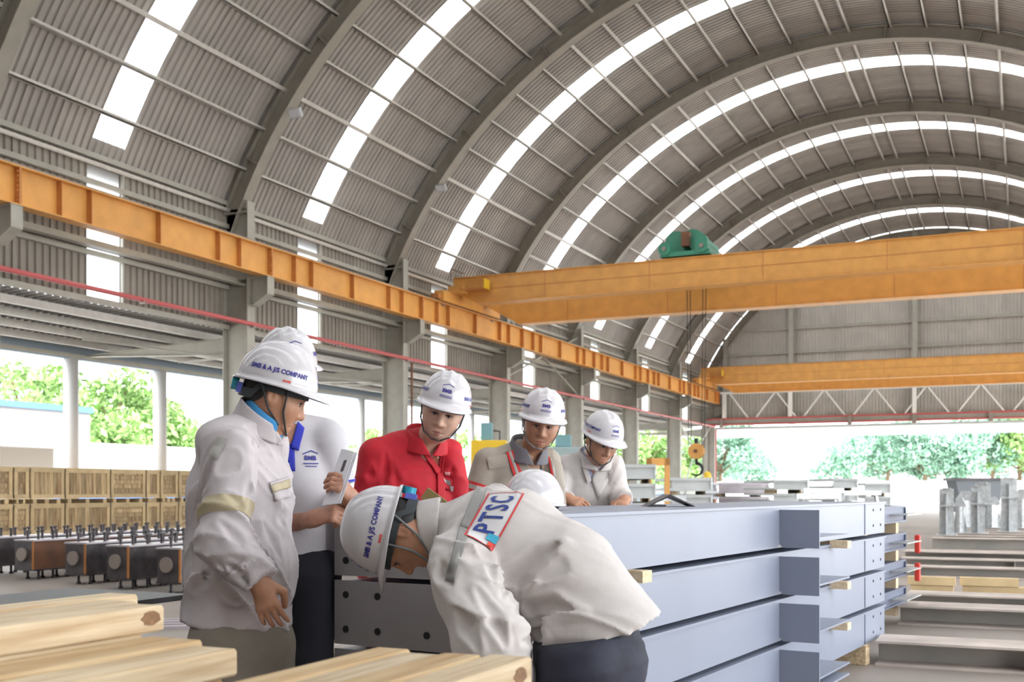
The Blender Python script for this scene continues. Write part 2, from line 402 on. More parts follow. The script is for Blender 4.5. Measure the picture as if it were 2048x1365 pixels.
for x in (1.0, 9.0, 12.75, 17.0):
    MB().b2((x-.12, S_END-.95, 5.25), (x+.12, S_END-.6, 5.8)).build('hanger_bracket', M_RAIL, we)
for z, nm in ((5.82, 'upper of two thin red pipes along the far lintel beam'), (5.46, 'lower of two thin red pipes along the far lintel beam')):
    o = MB().tube([(0, S_END-.80, z), (26, S_END-.80, z)], .055, 8).build('sprinkler_pipe', M_REDPIPE); tag(o, nm, 'pipe')
aw = MB().prism([(S_END+.1, 5.35), (S_END+4.5, 4.95), (S_END+4.5, 4.85), (S_END+.1, 5.2)], -1, 27, 'yz').build('awning', M_PALE)
tag(aw, 'pale rain canopy outside above the far open end', 'canopy')
for x in (-.2, 26.2):
    mb = MB(); mb.b2((x-.2, S_END-.4, 0), (x+.2, S_END-.37, 9)); mb.b2((x-.2, S_END-.03, 0), (x+.2, S_END, 9)); mb.b2((x-.012, S_END-.37, 0), (x+.012, S_END-.03, 9)); mb.build('gable_post', M_FRAME, we)

# ---- red pipe along the left wall
pp = thing('fire_pipe', 'long red pipe running along the left columns below the wall sheets', 'pipe')
MB().tube([(.5, 7.6, 5.62), (.5, 40, 5.47), (.5, 71.2, 5.35)], .055, 10).build('pipe_run', M_REDPIPE, pp)
for s0 in COLS:
    for q in (0, 4):
        if s0+q < 71: MB().box((.5, s0+q, 5.62-.0043*(s0+q-7.6)-.07), (.12, .05, .06)).build('pipe_clamp', M_RAIL, pp)
dp = MB().tube([(.56, COLS[2]+.2, .2), (.56, COLS[2]+.2, 5.4)], .04, 8).build('riser_pipe', M_RUST); tag(dp, 'thin rust coloured riser pipe on the column behind the red coverall', 'pipe')
dp = MB().tube([(.56, COLS[7]-.25, .2), (.56, COLS[7]-.25, 5.2)], .05, 8).build('riser_pipe', M_REDPIPE); tag(dp, 'thin red riser pipe at the far corner column', 'pipe')

# ---- crane runway girder on the corbels
rg = thing('crane_runway_girder', 'long orange crane runway girder carried along the left columns', 'girder', (0, 0, 0))
Y0, Y1 = 7.7, 70.7
MB().b2((.885, Y0, 6.78), (.9, Y1, 7.5)).build('web', M_ORANGE, rg)
MB().b2((.74, Y0, 7.5), (1.05, Y1, 7.525)).build('top_flange', M_ORANGE, rg)
MB().b2((.74, Y0, 6.755), (1.05, Y1, 6.78)).build('bottom_flange', M_ORANGE, rg)
MB().b2((.86, Y0, 7.525), (.93, Y1, 7.60)).build('rail', M_RAIL, rg)
me_st = MB().box((.97, 0, 7.14), (.14, .016, .72)).mesh('stiffener', M_ORANGED)
mb = MB().box((.97, 0, 7.14), (.14, .05, .72))
for z in np.linspace(6.86, 7.42, 7): mb.tube([(1.0, -.06, z), (1.0, .06, z)], .02, 6)
me_jt = mb.mesh('bolted_splice', M_ORANGED)
for s0 in [7.6]+COLS[:-1]:
    inst('bolted_splice', me_jt, rg, (0, s0+.12, 0))
    for q in (1.15, 1.95, 4, 6.05, 6.85):
        if s0+q < 70.5: inst('stiffener', me_st, rg, (0, s0+q, 0))
# side catwalk rail behind: channel under the girder on the wall
ch = MB().b2((.05, 7.7, 6.55), (.12, 71, 6.75)).b2((.05, 7.7, 6.55), (.35, 71, 6.58)).build('surge_channel', M_FRAME, wl)

# ---- overhead cranes
def crane(name, label, sA, sB, zb, depth, x0=.95, x1=25.0, low=.46):
    t = thing(name, label, 'crane', (0, sA, zb))
    gap = sB-sA; w = .42
    for y, zl, in_ in ((0, 0.0, .9), (gap, -low, 1.5)):
        mb = MB(); mb.prism([(x0, depth*.42), (x0+in_, zl), (x1-in_, zl), (x1, depth*.42), (x1, depth), (x0, depth)], y, y+w)
        gd = mb.build('box_girder', M_ORANGE, t)
        MB().b2((x0, y-.07, depth), (x1, y+w+.07, depth+.025)).build('top_flange', M_ORANGE, gd)
        MB().b2((x0+in_, y-.09, zl-.03), (x1-in_, y+w+.09, zl)).build('bottom_flange', M_ORANGE, gd)
        MB().b2((x0+.9, y+.17, depth+.025), (x1-.9, y+.25, depth+.075)).build('trolley_rail', M_RAIL, gd)
        MB().b2((x0, y-.012, depth*.5), (x1, y-.002, depth*.5+.02)).build('weld_seam', M_ORANGED, gd)
        for xx in np.arange(x0+3.4, x1-1, 3.6): MB().b2((xx, y-.008, zl), (xx+.02, y, depth)).build('plate_joint', M_ORANGED, gd)
    for xx in (.9, x1+.2):
        e = MB().b2((xx-.16, -1.0, -.02), (xx+.2, gap+w+1.0, .34)).build('end_truck', M_ORANGE, t)
        MB().b2((xx-.18, -1.22, .05), (xx+.1, -1.0, .2)).build('buffer', M_ORANGED, e)
        for yy in (-.7, gap+w+.7): MB().disc((xx, yy, .0), (1, 0, 0), .16, .1, 18).build('wheel', M_RAIL, e)
        MB().b2((xx+.1, -.5, .3), (x0+.6 if xx < 5 else x1, -.1, depth*.62)).build('walkway_panel', M_ORANGE, e)
    MB().b2((x0+.5, -.52, depth*.42), (x0+1.4, -.02, depth*.47)).build('service_platform', M_ORANGED, t)
    MB().b2((x0+1.38, -.5, depth*.44), (x0+1.43, -.1, depth*.8)).build('platform_plate', M_YELLOW, t)
    mb = MB()
    for q in range(3): mb.tube([(x0-.2+.2*q, .2, depth), (x0-.2+.2*q, .2, depth+.42-.1*q)], .025, 6)
    mb.tube([(x0-.2, .2, depth+.4), (x0+.3, .2, depth+.2)], .02, 6); mb.build('cable_post', M_RAIL, t)
    return t
crane('overhead_crane', 'big orange double girder overhead crane spanning the hall in the middle', 34.0, 36.0, 7.60, .88)
crane('overhead_crane', 'distant orange overhead crane in front of the far gable wall', 66.2, 68.2, 7.62, 1.0, low=.35)

# hoist trolley with hook
tx = hit_s(1395, 512, 35.3)[0]
tr = thing('hoist_trolley', 'green hoist trolley with pulleys riding on the big orange crane', 'hoist', (tx, 35.3, 8.60))
MB().b2((-.85, -1.3, -.02), (.75, 1.35, .12)).build('trolley_frame', M_GREEN, tr)
MB().tube([(-.45, -.9, .5), (-.45, 1.0, .5)], .36, 20).build('winding_drum', M_GREEN, tr)
MB().tube([(.3, -.8, .42), (.3, .6, .42)], .26, 18).tube([(.3, -1.0, .42), (.3, -.8, .42)], .30, 18).build('motor', M_GREEN, tr)
MB().tube([(-.1, -.3, .62), (-.1, .5, .62)], .40, 20).build('gear_case', M_GREEN, tr)
for xx in (-.7, .5):
    MB().disc((xx, -1.33, .22), (0, 1, 0), .20, .10, 18).build('wheel', M_GREEN, tr); MB().disc((xx, -1.40, .22), (0, 1, 0), .07, .06, 12).build('wheel_hub', M_RAIL, tr)
MB().b2((-.2, -1.2, .3), (.05, -.9, .75)).build('brake_box', M_RUST, tr)
hk = hit_s(1393, 903, 36.0)
hx, hz = hk[0]-tx, hk[2]-8.60
mb = MB()
for q in (-.33, -.22, .22, .33): mb.tube([(hx+q*1.0, .7, .1), (hx+q*.8, .7, hz+.1)], .012, 5)
mb.build('wire_rope', M_BLACK, tr)
hb = MB().disc((hx, .62, hz), (0, 1, 0), .26, .05, 24).disc((hx, .7, hz), (0, 1, 0), .24, .1, 24).disc((hx, .78, hz), (0, 1, 0), .26, .05, 24).build('hook_block', M_ORANGE, tr)
MB().disc((hx, .58, hz), (0, 1, 0), .06, .06, 12).build('axle_pin', M_RUST, hb)
MB().b2((hx-.05, .62, hz+.2), (hx+.05, .78, hz+.42)).build('rope_socket', M_BLACK, hb)
pts = [(hx, .7, hz-.22), (hx, .7, hz-.40)]+[(hx+.0-.20*math.sin(a)*1.0, .7, hz-.60+.2*math.cos(a)) for a in np.linspace(.1, -3.9, 14)]
MB().tube(pts, [.05, .055]+list(np.linspace(.06, .025, 14)), 8).build('hook', M_BLACK, hb, smooth=True)
mb = MB()
for q in (-.25, .1): mb.tube([(hx-.02, .7, hz-.76), (hx+q*.6, .7, hz-1.0), (hx+q*2.6, .8, hz-1.75)], .018, 5)
mb.build('chain_sling', M_RAIL, hb)

# ================================================================== LEFT ANNEX ROOF
ax = thing('annex_roof', 'grey lean-to roof beyond the left columns with steel rafters', 'roof')
XO = -5.2
def annz(x): return 5.42+(x+.35)*(5.42-5.2)/(5.2-.35)
for i in range(60):
    y = 7.6+i*1.08
    if y > 71: break
    p = 1.08/5; prof = []
    for j in range(5): b = j*p; prof += [(b, 0), (b+p*.45, 0), (b+p*.58, .04), (b+p*.87, .04)]
    prof.append((1.08, 0)); n = len(prof)
    if i == 0:
        vs = [(XO-.2, a, annz(XO-.2)+d) for a, d in prof]+[(-.3, a, annz(-.3)+d) for a, d in prof]
        me_an = MB().add(vs, [(j, j+1, n+j+1, n+j) for j in range(n-1)]).mesh('annex_sheet', M_ANNEX)
    inst('annex_sheet', me_an, ax, (0, y, 0))
for x in (-.9, -2.0, -3.1, -4.2): MB().b2((x-.03, 7.6, annz(x)-.2), (x+.03, 71, annz(x)-.01)).b2((x-.03, 7.6, annz(x)-.2), (x+.09, 71, annz(x)-.18)).build('annex_purlin', M_PURLIN, ax)
for s0 in [7.6]+COLS:
    mb = MB(); mb.prism([(-.36, 4.78), (XO, 5.0), (XO, annz(XO)-.2), (-.36, annz(-.36)-.2)], s0-.01, s0+.01)
    mb.bar((-.36, s0, 4.78), (XO, s0, 4.98), .18, .02); mb.bar((-.36, s0, annz(-.36)-.2), (XO, s0, annz(XO)-.2), .18, .02); mb.build('rafter', M_FRAME, ax)
    MB().bar((-.36, s0+.1, 4.72), (-3.9, s0+2.2, 5.0), .05).bar((-.36, s0+.1, 4.72), (-2.9, s0-2.5, 5.05), .05).build('wind_brace', M_FRAME, ax)
MB().b2((XO-.28, 7.6, 4.86), (XO-.02, 71, 5.26)).build('gutter', M_GUTTER, ax)
MB().b2((XO-.0, 7.6, 4.9), (XO+.05, 71, 5.0)).build('edge_angle', M_FRAME, ax)
def on_plane_x(px, x): 
    d = FWD+RGT*(px-1024)/FPX; t = (x-CAM[0])/d[0]; return CAM[1]+t*d[1]
for px, rr, lab in ((142, .2, 'pale round post of the annex beside the blue-trimmed white building'), (320, .2, 'pale round post of the annex in front of the dark green shrubs'), (722, .17, 'pale round post of the annex left of the red coverall'), (906, .17, 'pale round post of the annex just right of the red worker\'s helmet'), (943, .15, 'pale slim annex post above the yellow machine')):
    y = on_plane_x(px, XO-.15)
    o = thing('annex_post', lab, 'post', (XO-.15, y, 0))
    MB().tube([(0, 0, -.05), (0, 0, 4.9)], rr, 16).build('shaft', M_WHITEW, o, smooth=True); MB().box((0, 0, .02), (.6, .6, .06)).build('base_plate', M_PALE, o)
# ================================================================== BLUE-GREY BOX BEAM STACK
BANG = math.atan(0.592)                          # beams turn a little from the hall's axis
def camw(X, Z, z=0.0): return CAM*[1, 1, 0]+RGT*X+FWD*Z+np.array([0, 0, z])
BD = RGT*math.sin(BANG)+FWD*math.cos(BANG)       # along the beams, away from the viewer
RZB = math.atan2(-BD[0], BD[1])                  # local +y = along the beam
BC = camw(.064, 3.68)                            # near right corner
BL = 5.25; BW = .83; BH = .226; PIT = .2515; BTOP = 1.119
me_hole = MB().disc((0, 0, 0), (0, 1, 0), .013, .004, 16).mesh('bolt_hole', M_DARK)
me_hole2 = MB().disc((0, 0, 0), (1, 0, 0), .010, .004, 10).mesh('bolt_hole', M_DARK)
M_ENDP = mat('grey_end_plate', (0.30, 0.285, 0.29), 0.5, 0, var=0.07, scale=2)
ORD = ['topmost', 'second from top', 'third from top', 'lowest']
beams = []
for i in range(4):
    zt = BTOP-i*PIT; z0 = zt-BH
    t = thing('steel_box_section', f'long blue-grey steel box beam with cleat plates, {ORD[i]} of the near stack', 'steel section', (BC[0], BC[1], z0), RZB, 'blue-grey beams in the near stack')
    mb = MB(); mb.b2((-BW, .012, 0), (0, BL, BH)); body = mb.build('body', M_BLUE, t)
    MB().b2((-BW-.004, 0, -.004), (.004, .012, BH+.004)).build('end_plate', M_ENDP, t)
    for hx in (-.78, -.635, -.42, -.28, -.10):
        for hz in (.052, .178):
            if (hx in (-.42,) and hz > .1): continue
            inst('bolt_hole', me_hole, t, (hx, -.001, hz))
    MB().b2((0.0, 0.0, BH-.012), (.012, BL, BH)).build('top_lip', M_BLUE, t)
    MB().b2((-.0, BL-.62, 0.004), (.004, BL-.605, BH-.012)).build('splice_seam', M_BLUED, t)
    for hy in (BL-.36, BL-.13):
        for hz in (.06, .17): inst('bolt_hole', me_hole2, t, (.001, hy, hz))
    yc = 2.70
    # cleat plate welded square to the side, with a rounded heel
    MB().prism([(0, BH-.022), (.215, BH-.022), (.215, -.0), (.02, -.0), (0, .02)], yc, yc+.012).build('cleat_plate', M_BLUE, t)
    MB().b2((.0, yc+.02, .045), (.19, yc+.75, .055)).build('bracket_shelf', M_BLUE, t)
    if i == 3: MB().b2((0, yc+.05, .0), (.22, yc+.62, .012)).build('base_shelf', M_BLUE, t)
    beams.append(t)
def bpt(x, y, z): c, s = math.cos(RZB), math.sin(RZB); return (BC[0]+x*c-y*s, BC[1]+x*s+y*c, z)
BLOCK = ['between the top two blue-grey beams', 'between the middle two blue-grey beams', 'between the lowest two blue-grey beams']
for i in range(3):
    z0 = BTOP-i*PIT-BH-(PIT-BH)+.0005
    for yy, out, nm in ((.72, .07, 'near'), (3.72, .10, 'far')):
        if yy < 1 and i > 0: continue
        t = thing('timber_spacer', f'{nm} pine spacer {BLOCK[i]}, its sawn end poking out', 'timber', bpt(0, yy, z0), RZB, 'pine spacers in the beam stack')
        MB().b2((-.85, 0, 0), (out, .075, PIT-BH-.001)).build('spacer_bar', M_WOOD, t)
        MB().b2((-.02+.022, -.006, -.022), (out+.012, .082, PIT-BH-.002)).build('sawn_end', M_WOODE, t)
for yy in (.6, 2.6, 4.6):
    t = thing('timber_bearer', {.6: 'near timber bearer under the blue-grey stack', 2.6: 'middle timber bearer under the blue-grey stack', 4.6: 'far timber bearer under the blue-grey stack'}[yy], 'timber', bpt(0, yy, 0), RZB)
    zt = BTOP-3*PIT-BH-.0005
    MB().cham((-.88, 0, 0), (.02, .1, zt), .006).build('bearer', M_WOOD, t)
# continuation stack behind, ends showing past the near stack
o2 = bpt(-.30, BL+.45, 0)
for i in range(4):
    zt = 1.063-i*.248
    t = thing('steel_channel', f'dark blue channel beam with a thin shelf plate, {ORD[i]} of the rear stack', 'steel section', (o2[0], o2[1], zt-.15), RZB, 'dark blue beams behind the near stack')
    MB().b2((-.5, 0, 0), (0, 1.85, .018)).b2((-.5, 0, .132), (0, 1.85, .15)).b2((-.03, 0, .018), (-.015, 1.85, .132)).build('channel', M_BLUED, t)
    MB().b2((0, 1.2, .07), (.14, 1.83, .078)).build('shelf_plate', M_GALV, t)
    MB().b2((-.5, 1.83, 0), (.0, 1.85, .15)).build('end_plate', M_BLUED, t)
    for yy in (.3, 1.5): MB().b2((-.4, yy, -.098), (-.02, yy+.1, -.0005)).build('packing_block', M_WOODE, t)
for z in (.62, .36):
    t = thing('strap_ratchet', {.62: 'upper small red strap buckle on the dark blue beams', .36: 'lower small red strap buckle on the dark blue beams'}[z], 'buckle', (*bpt(-.24, BL+2.36, 0)[:2], z), RZB)
    MB().cham((0, 0, 0), (.05, .045, .17), .01).build('buckle', M_REDTXT, t); MB().b2((.01, .045, .05), (.04, .07, .12)).build('lever', M_REDTXT, t)

# hard hat and notebook resting on the stack are built with the people's gear below

# ================================================================== FOREGROUND TIMBER
def board(lo, hi, label, m=None, knot=None, group=None):
    c = ((lo[0]+hi[0])/2, (lo[1]+hi[1])/2, lo[2])
    t = thing('timber_board', label, 'board', c, 0, group)
    l = [a-b for a, b in zip(lo, c)]; h = [a-b for a, b in zip(hi, c)]
    MB().cham(l, h, .004).build('plank', m or M_WOOD, t)
    if knot:
        k = [a-b for a, b in zip(knot, c)]
        mb = MB(); n = 14
        vs = [(h[0]+.0012, k[1]+.022*math.cos(2*math.pi*i/n)*(1+.2*math.sin(3*i)), k[2]+.013*math.sin(2*math.pi*i/n)) for i in range(n)]
        vs2 = [(h[0]-.004, v[1], v[2]) for v in vs]
        mb.add(vs2+vs, [tuple(range(n, 2*n))]+[(i, (i+1) % n, n+(i+1) % n, n+i) for i in range(n)]); mb.build('knot', M_KNOT, t)
    return t
T = .046
g1 = 'boards in the left timber pile'; g2 = 'boards in the right timber pile'
board((17.300, -.9, .949), (17.400, 1.555, .995), 'top board with a dark knot, front of the left timber pile', M_WOOD, (0, 1.52, .975), g1)
board((17.215, -.9, .949), (17.297, 1.60, .993), 'second top board of the left timber pile, behind the knotted one', M_WOOD, None, g1)
board((17.135, -.9, .949), (17.212, 1.69, .996), 'rearmost top board of the left timber pile', M_WOOD, None, g1)
board((17.522, -.9, .893), (17.614, 1.491, .938), 'lower front board of the left timber pile reaching furthest right', M_WOOD, None, g1)
board((17.405, -.9, .893), (17.518, 1.518, .944), 'orange streaked board one step below the knotted board', M_WOODO, None, g1)
board((17.27, -.9, .902), (17.402, 1.50, .9485), 'board hidden under the knotted top board', M_WOOD, None, g1)
board((17.135, -.9, .902), (17.267, 1.64, .9485), 'board under the rear of the left timber pile', M_WOODO, None, g1)
board((17.50, -.9, .846), (17.60, 1.47, .892), 'third layer board at the front of the left pile', M_WOODO, None, g1)
board((18.022, -.9, .892), (18.094, 1.612, .938), 'right hand board with a brown knot, near edge of the right timber pile', M_WOOD, (0, 1.565, .915), g2)
board((17.952, -.9, .892), (18.019, 1.585, .940), 'second board from the right edge of the right timber pile', M_WOODO, None, g2)
board((17.884, -.9, .892), (17.949, 1.575, .9375), 'third board from the right edge of the right timber pile', M_WOOD, None, g2)
board((17.817, -.9, .892), (17.881, 1.60, .939), 'rearmost board of the right timber pile', M_WOODO, None, g2)
board((18.0, -.9, .845), (18.098, 1.60, .8915), 'second layer board at the near edge of the right pile', M_WOOD, None, g2)
board((17.83, -.9, .845), (17.997, 1.60, .8915), 'second layer wide board inside the right pile', M_WOODO, None, g2)
def bundle(x0, x1, ztop, label, y1=1.45):
    t = thing('timber_bundle', label, 'timber', ((x0+x1)/2, .3, 0))
    n = int(ztop/.0475); hgt = ztop/n
    nb = max(2, round((x1-x0)/.12)); w = (x1-x0)/nb
    me = MB().cham((-w/2+.002, -1.15, 0), (w/2-.002, y1-.3, hgt-.0015), .004).mesh('plank', M_WOOD)
    for j in range(n):
        for i in range(nb): inst('plank', me, t, (-(x1-x0)/2+w*(i+.5), random.uniform(-.03, .03), j*hgt))
bundle(17.135, 17.60, .8455, 'lower bundle of pine planks under the left timber pile')
bundle(17.83, 18.09, .8445, 'lower bundle of pine planks under the right timber pile', 1.5)

# ================================================================== LEFT: STUDDED BOX COLUMNS, CRATES
def stud_beam(label, w, s, L, side, top, group, n_st=36, hgt=.40, zb=.14):
    t = thing('studded_box_section', label, 'steel section', (w, s, 0), 0, group)
    b = MB().b2((-.16, .02, zb), (.16, L, zb+hgt-.02)).build('box_body', side, t)
    MB().b2((-.19, 0, zb+hgt-.02), (.19, L, zb+hgt)).build('top_flange', top, t)
    MB().b2((-.19, 0, zb-.02), (.19, L, zb)).build('bottom_flange', M_STEELD, t)
    MB().b2((-.165, -.005, zb), (.165, .02, zb+hgt-.02)).build('end_plate', M_STEELD, t)
    MB().b2((.155, -.012, zb), (.185, .0, zb+hgt-.02)).build('rusty_edge', M_RUSTE, t)
    MB().disc((-.02, -.02, zb+.2), (0, 1, 0), .09, .03, 18).build('socket', M_RAIL, t)
    mb = MB(); mt = MB()
    for j in range(n_st):
        y = .15+j*(L-.3)/(n_st-1)
        for x in (-.1, .1):
            mb.tube([(x, y, zb-.13), (x, y, zb-.02)], .018, 6).tube([(x, y, zb-.14), (x, y, zb-.115)], .032, 6)
            mt.tube([(x, y, zb+hgt), (x, y, zb+hgt+.10)], .018, 6).tube([(x, y, zb+hgt+.095), (x, y, zb+hgt+.12)], .032, 6)
    mb.build('shear_studs_below', M_STEELD, t)['kind'] = 'stuff'; mt.build('shear_studs_above', M_STEELD, t)['kind'] = 'stuff'
gS = 'studded box columns on the left floor'
D0 = CAM[0]
for dx, s, side, lab in ((-13.45, 11.0, M_STEELD, 'dark studded steel box column at the left edge of the frame'), (-12.25, 10.9, M_RUST, 'rust brown studded box column with a bright orange end edge'), (-10.99, 10.58, M_STEELD, 'dark studded box column just right of the rust brown one'), (-9.98, 10.27, M_STEELD, 'dark studded box column with a round socket, third from the frame edge'), (-9.0, 10.06, M_STEELD, 'dark studded box column partly behind the white jacket')):
    stud_beam(lab, D0+dx, s, 9.0, side, M_LILAC, gS)
for j, (dx, s) in enumerate(((-15.2, 15.8), (-14.0, 16.0), (-12.8, 16.3), (-12.3, 24.9), (-11.7, 24.9))):
    stud_beam(['pale topped studded column in the rear row by the crates', 'second pale studded column in the rear row', 'third pale studded column in the rear row', 'pale studded column behind the white jacket', 'pale studded column behind the two front men', 'pale studded column seen beside the polo shirt'][j], D0+dx, s+(4.6 if j < 3 else .2), 8.0 if j < 3 else 3.0, M_LILAC, M_LILAC, 'pale studded columns in the rear row', 14 if j < 3 else 8)
# flat dark girder and long thin bar just behind the left timber
g = wpt(300, 1196, 3.9)
fb = thing('flat_girder', 'dark steel girder lying flat behind the left timber pile', 'girder', (15.55, 1.2, 0))
MB().b2((-.32, -1.2, .78), (.32, 2.2, .80)).build('top_flange', mat('dark_grey_paint', (.10, .10, .11), .5), fb)
MB().b2((-.01, -1.2, .06), (.01, 2.2, .78)).build('web', M_STEELD, fb); MB().b2((-.32, -1.2, .04), (.32, 2.2, .06)).build('bottom_flange', M_STEELD, fb)
MB().b2((-.3, -.9, 0), (.3, -.8, .04)).b2((-.3, 1.8, 0), (.3, 1.9, .04)).build('bearer', M_WOOD, fb)
for j in range(4):
    a = wpt(300+j*14, 1228+j*6, 9.6+j*.2); a[2] = .04
    o = thing('steel_flat_bar', ['thin pale flat bar on the floor behind the left man', 'second thin flat bar on the floor behind the left man', 'third thin flat bar on the floor behind the left man', 'nearest thin flat bar on the floor behind the left man'][j], 'bar', (a[0], a[1], 0), -.9+.07*j, 'flat bars on the floor')
    MB().b2((-.03, -1.2, 0), (.03, 1.6, .03)).build('bar', M_LILAC, o); MB().b2((-.06, 1.55, 0), (.06, 1.62, .05)).build('end_tab', M_STEELD, o)

def crate(label, y0, wid, z0, h, vert, depth=1.1, xw=-3.25, tone=None):
    t = thing('wooden_crate', label, 'crate', (xw, y0+wid/2, z0), 0, 'wooden crates under the annex roof')
    hw = wid/2; nb = max(2, int(round((wid if vert else h)/.14)))
    MB().b2((-depth, -hw+.02, .13), (-.035, hw-.02, h-.03)).build('crate_core', mat('crate_core_wood', (.30, .19, .10), .9), t)  # plain brown core box behind the planks
    if vert:
        w = (wid-.04)/nb
        me = MB().b2((-.03, 0, .14), (-.0, w*.93, h-.02)).mesh('plank', M_CRATE)
        for i in range(nb): inst('plank', me, t, (random.uniform(-.006, .0), -hw+.02+i*w, 0))
    else:
        w = (h-.16)/nb
        me = MB().b2((-.03, -hw+.01, 0), (0, hw-.01, w*.9)).mesh('plank', M_CRATE)
        for i in range(nb): inst('plank', me, t, (random.uniform(-.006, .0), 0, .14+i*w))
    for yy in ([-hw+.05, hw-.05] if vert or wid < 1.6 else [-hw+.05, 0.0, hw-.05]):
        MB().b2((0, yy-.05, .10), (.028, yy+.05, h)).build('batten', M_CRATEF, t)
    for zz in (.17, h-.05): MB().b2((0, -hw, zz-.05), (.034, hw, zz+.05)).build('rail_board', M_CRATEF, t)
    for yy in (-hw+.15, 0, hw-.15): MB().b2((-depth, yy-.06, 0), (-.0, yy+.06, .10)).build('skid', M_CRATEF, t)
    MB().b2((-depth, -hw, h), (.02, hw, h+.02)).build('lid', M_CRATEF, t)
cy = [on_plane_x(p, -3.25) for p in (-40, 27, 60, 130, 221, 292, 320, 357, 420, 520)]
LBU = ['upper grey weathered crate at the far left edge', 'narrow upper grey crate beside the long crates', 'upper crate with vertical planks nearest the frame edge', 'wide upper crate with dark striped vertical planks', 'upper crate with horizontal planks in the row middle', 'narrow upper crate with vertical planks', 'upper horizontal-plank crate beside the left man', 'upper crate at the right end, half behind the left man', 'upper crate hidden behind the left man']
LBL = [l.replace('upper', 'lower') for l in LBU]
VERT = [0, 0, 1, 1, 0, 1, 0, 0, 1]
for i in range(9):
    wd_ = cy[i+1]-cy[i]-.05
    crate(LBL[i], cy[i], wd_, 0, .86, VERT[i]); crate(LBU[i], cy[i], wd_, .885, .87, VERT[i])

# white outbuilding with blue trim
ob = thing('white_outbuilding', 'low white outbuilding with a blue roof edge beyond the annex', 'building', (-13.2, 0, 0))
yb = on_plane_x(180, -13.2); yw = on_plane_x(150, -13.9)
MB().b2((-7, yb-16, 2.75), (0, yb, 4.12)).build('parapet', mat('light_grey_render', (.31, .305, .30), .8), ob); MB().b2((-7.05, yb-16, 4.12), (.08, yb+.1, 4.32)).build('roof_trim', M_BLUETRIM, ob)
MB().b2((-7, yb-16, -.06), (-.9, yb-.9, 2.75)).build('wall', mat('beige_render', (.25, .22, .19), .8), ob)
MB().b2((-.9, yb-9, -.06), (-.86, yb-8, 2.1)).build('door', M_PALE, ob)
fw = thing('boundary_wall', 'pale boundary wall in front of the shrubs on the left', 'wall', (-17, yb+1, 0))
MB().b2((-.15, 0, -.06), (.15, 110, 3.1)).build('wall_panel', mat('pale_green_wall', (.27, .32, .30), .8), fw)
MB().b2((-.2, 0, 3.1), (.2, 110, 3.22)).build('coping', M_WHITEW, fw); MB().b2((.15, 0, .3), (.17, 110, .9)).build('blue_band', M_BLUETRIM, fw)
bw2 = thing('boundary_wall', 'long white boundary wall beyond the far open end', 'wall', (0, 122, 0))
MB().b2((-60, -.15, -.06), (90, .15, 2.1)).build('wall_panel', M_WHITEW, bw2); MB().b2((-60, -.2, 2.1), (90, .2, 2.2)).build('coping', M_WHITEW, bw2)

# ================================================================== TREES
def tree_meshes(seed, h, spread, nl, leaf, m):
    r = np.random.default_rng(seed); mb = MB()
    mb.tube([(0, 0, -.1), (.05*h*r.normal()*.3, 0, h*.3), (0.02*h, .02*h, h*.55)], [h*.03, h*.022, h*.012], 8)
    cl = []
    for i in range(16):
        a = r.uniform(0, 2*math.pi); q = spread*(.25+.75*r.random()); z = h*(.32+.6*r.random()); q *= 1-.5*max(0, z/h-.6)
        c = np.array([q*math.cos(a), q*math.sin(a), z]); cl.append(c)
        mb.tube([(0, 0, h*.22+.2*z), tuple(c*[.5, .5, 1]*np.array([1, 1, .85])), tuple(c)], [h*.012, h*.007, h*.003], 5, False)
    cl = np.array(cl); k = r.integers(0, len(cl), nl)
    d = r.normal(size=(nl, 3)); d /= np.linalg.norm(d, axis=1)[:, None]; rad = spread*.42*r.random(nl)**.4
    P = cl[k]+d*rad[:, None]*[1, 1, .75]
    P[:, 2] = np.maximum(P[:, 2], .3)
    u = r.normal(size=(nl, 3)); u /= np.linalg.norm(u, axis=1)[:, None]; v = np.cross(u, r.normal(size=(nl, 3))); v /= np.linalg.norm(v, axis=1)[:, None]
    s = leaf*(.6+.8*r.random(nl))[:, None]
    V = np.stack([P-u*s, P-v*s*.45+u*s*.1, P+u*s, P+v*s*.45+u*s*.1], 1).reshape(-1, 3)
    me = bpy.data.meshes.new('foliage'); me.from_pydata(V.tolist(), [], np.arange(4*nl).reshape(-1, 4).tolist()); me.materials.append(m)
    return mb.mesh('trunk', M_BARK), me
TV = [tree_meshes(1, 8, 3.4, 5200, .24, M_LEAF), tree_meshes(2, 8, 3.8, 5200, .24, M_LEAF2), tree_meshes(3, 8, 3.0, 1500, .2, M_LEAF), tree_meshes(4, 3, 2.2, 3600, .16, M_LEAF)]
def tree(v, px, Z, sc, label, nm='broadleaf_tree', dz=0.0):
    p = wpt(px, 982, Z); t = thing(nm, label, 'tree' if nm != 'shrub' else 'shrub', (p[0], p[1], -.06), random.uniform(0, 6), 'trees and shrubs outside')
    a = inst('trunk', TV[v][0], t); b = inst('foliage', TV[v][1], t); b['kind'] = 'stuff'
    t.scale = (sc, sc, sc*(1+dz))
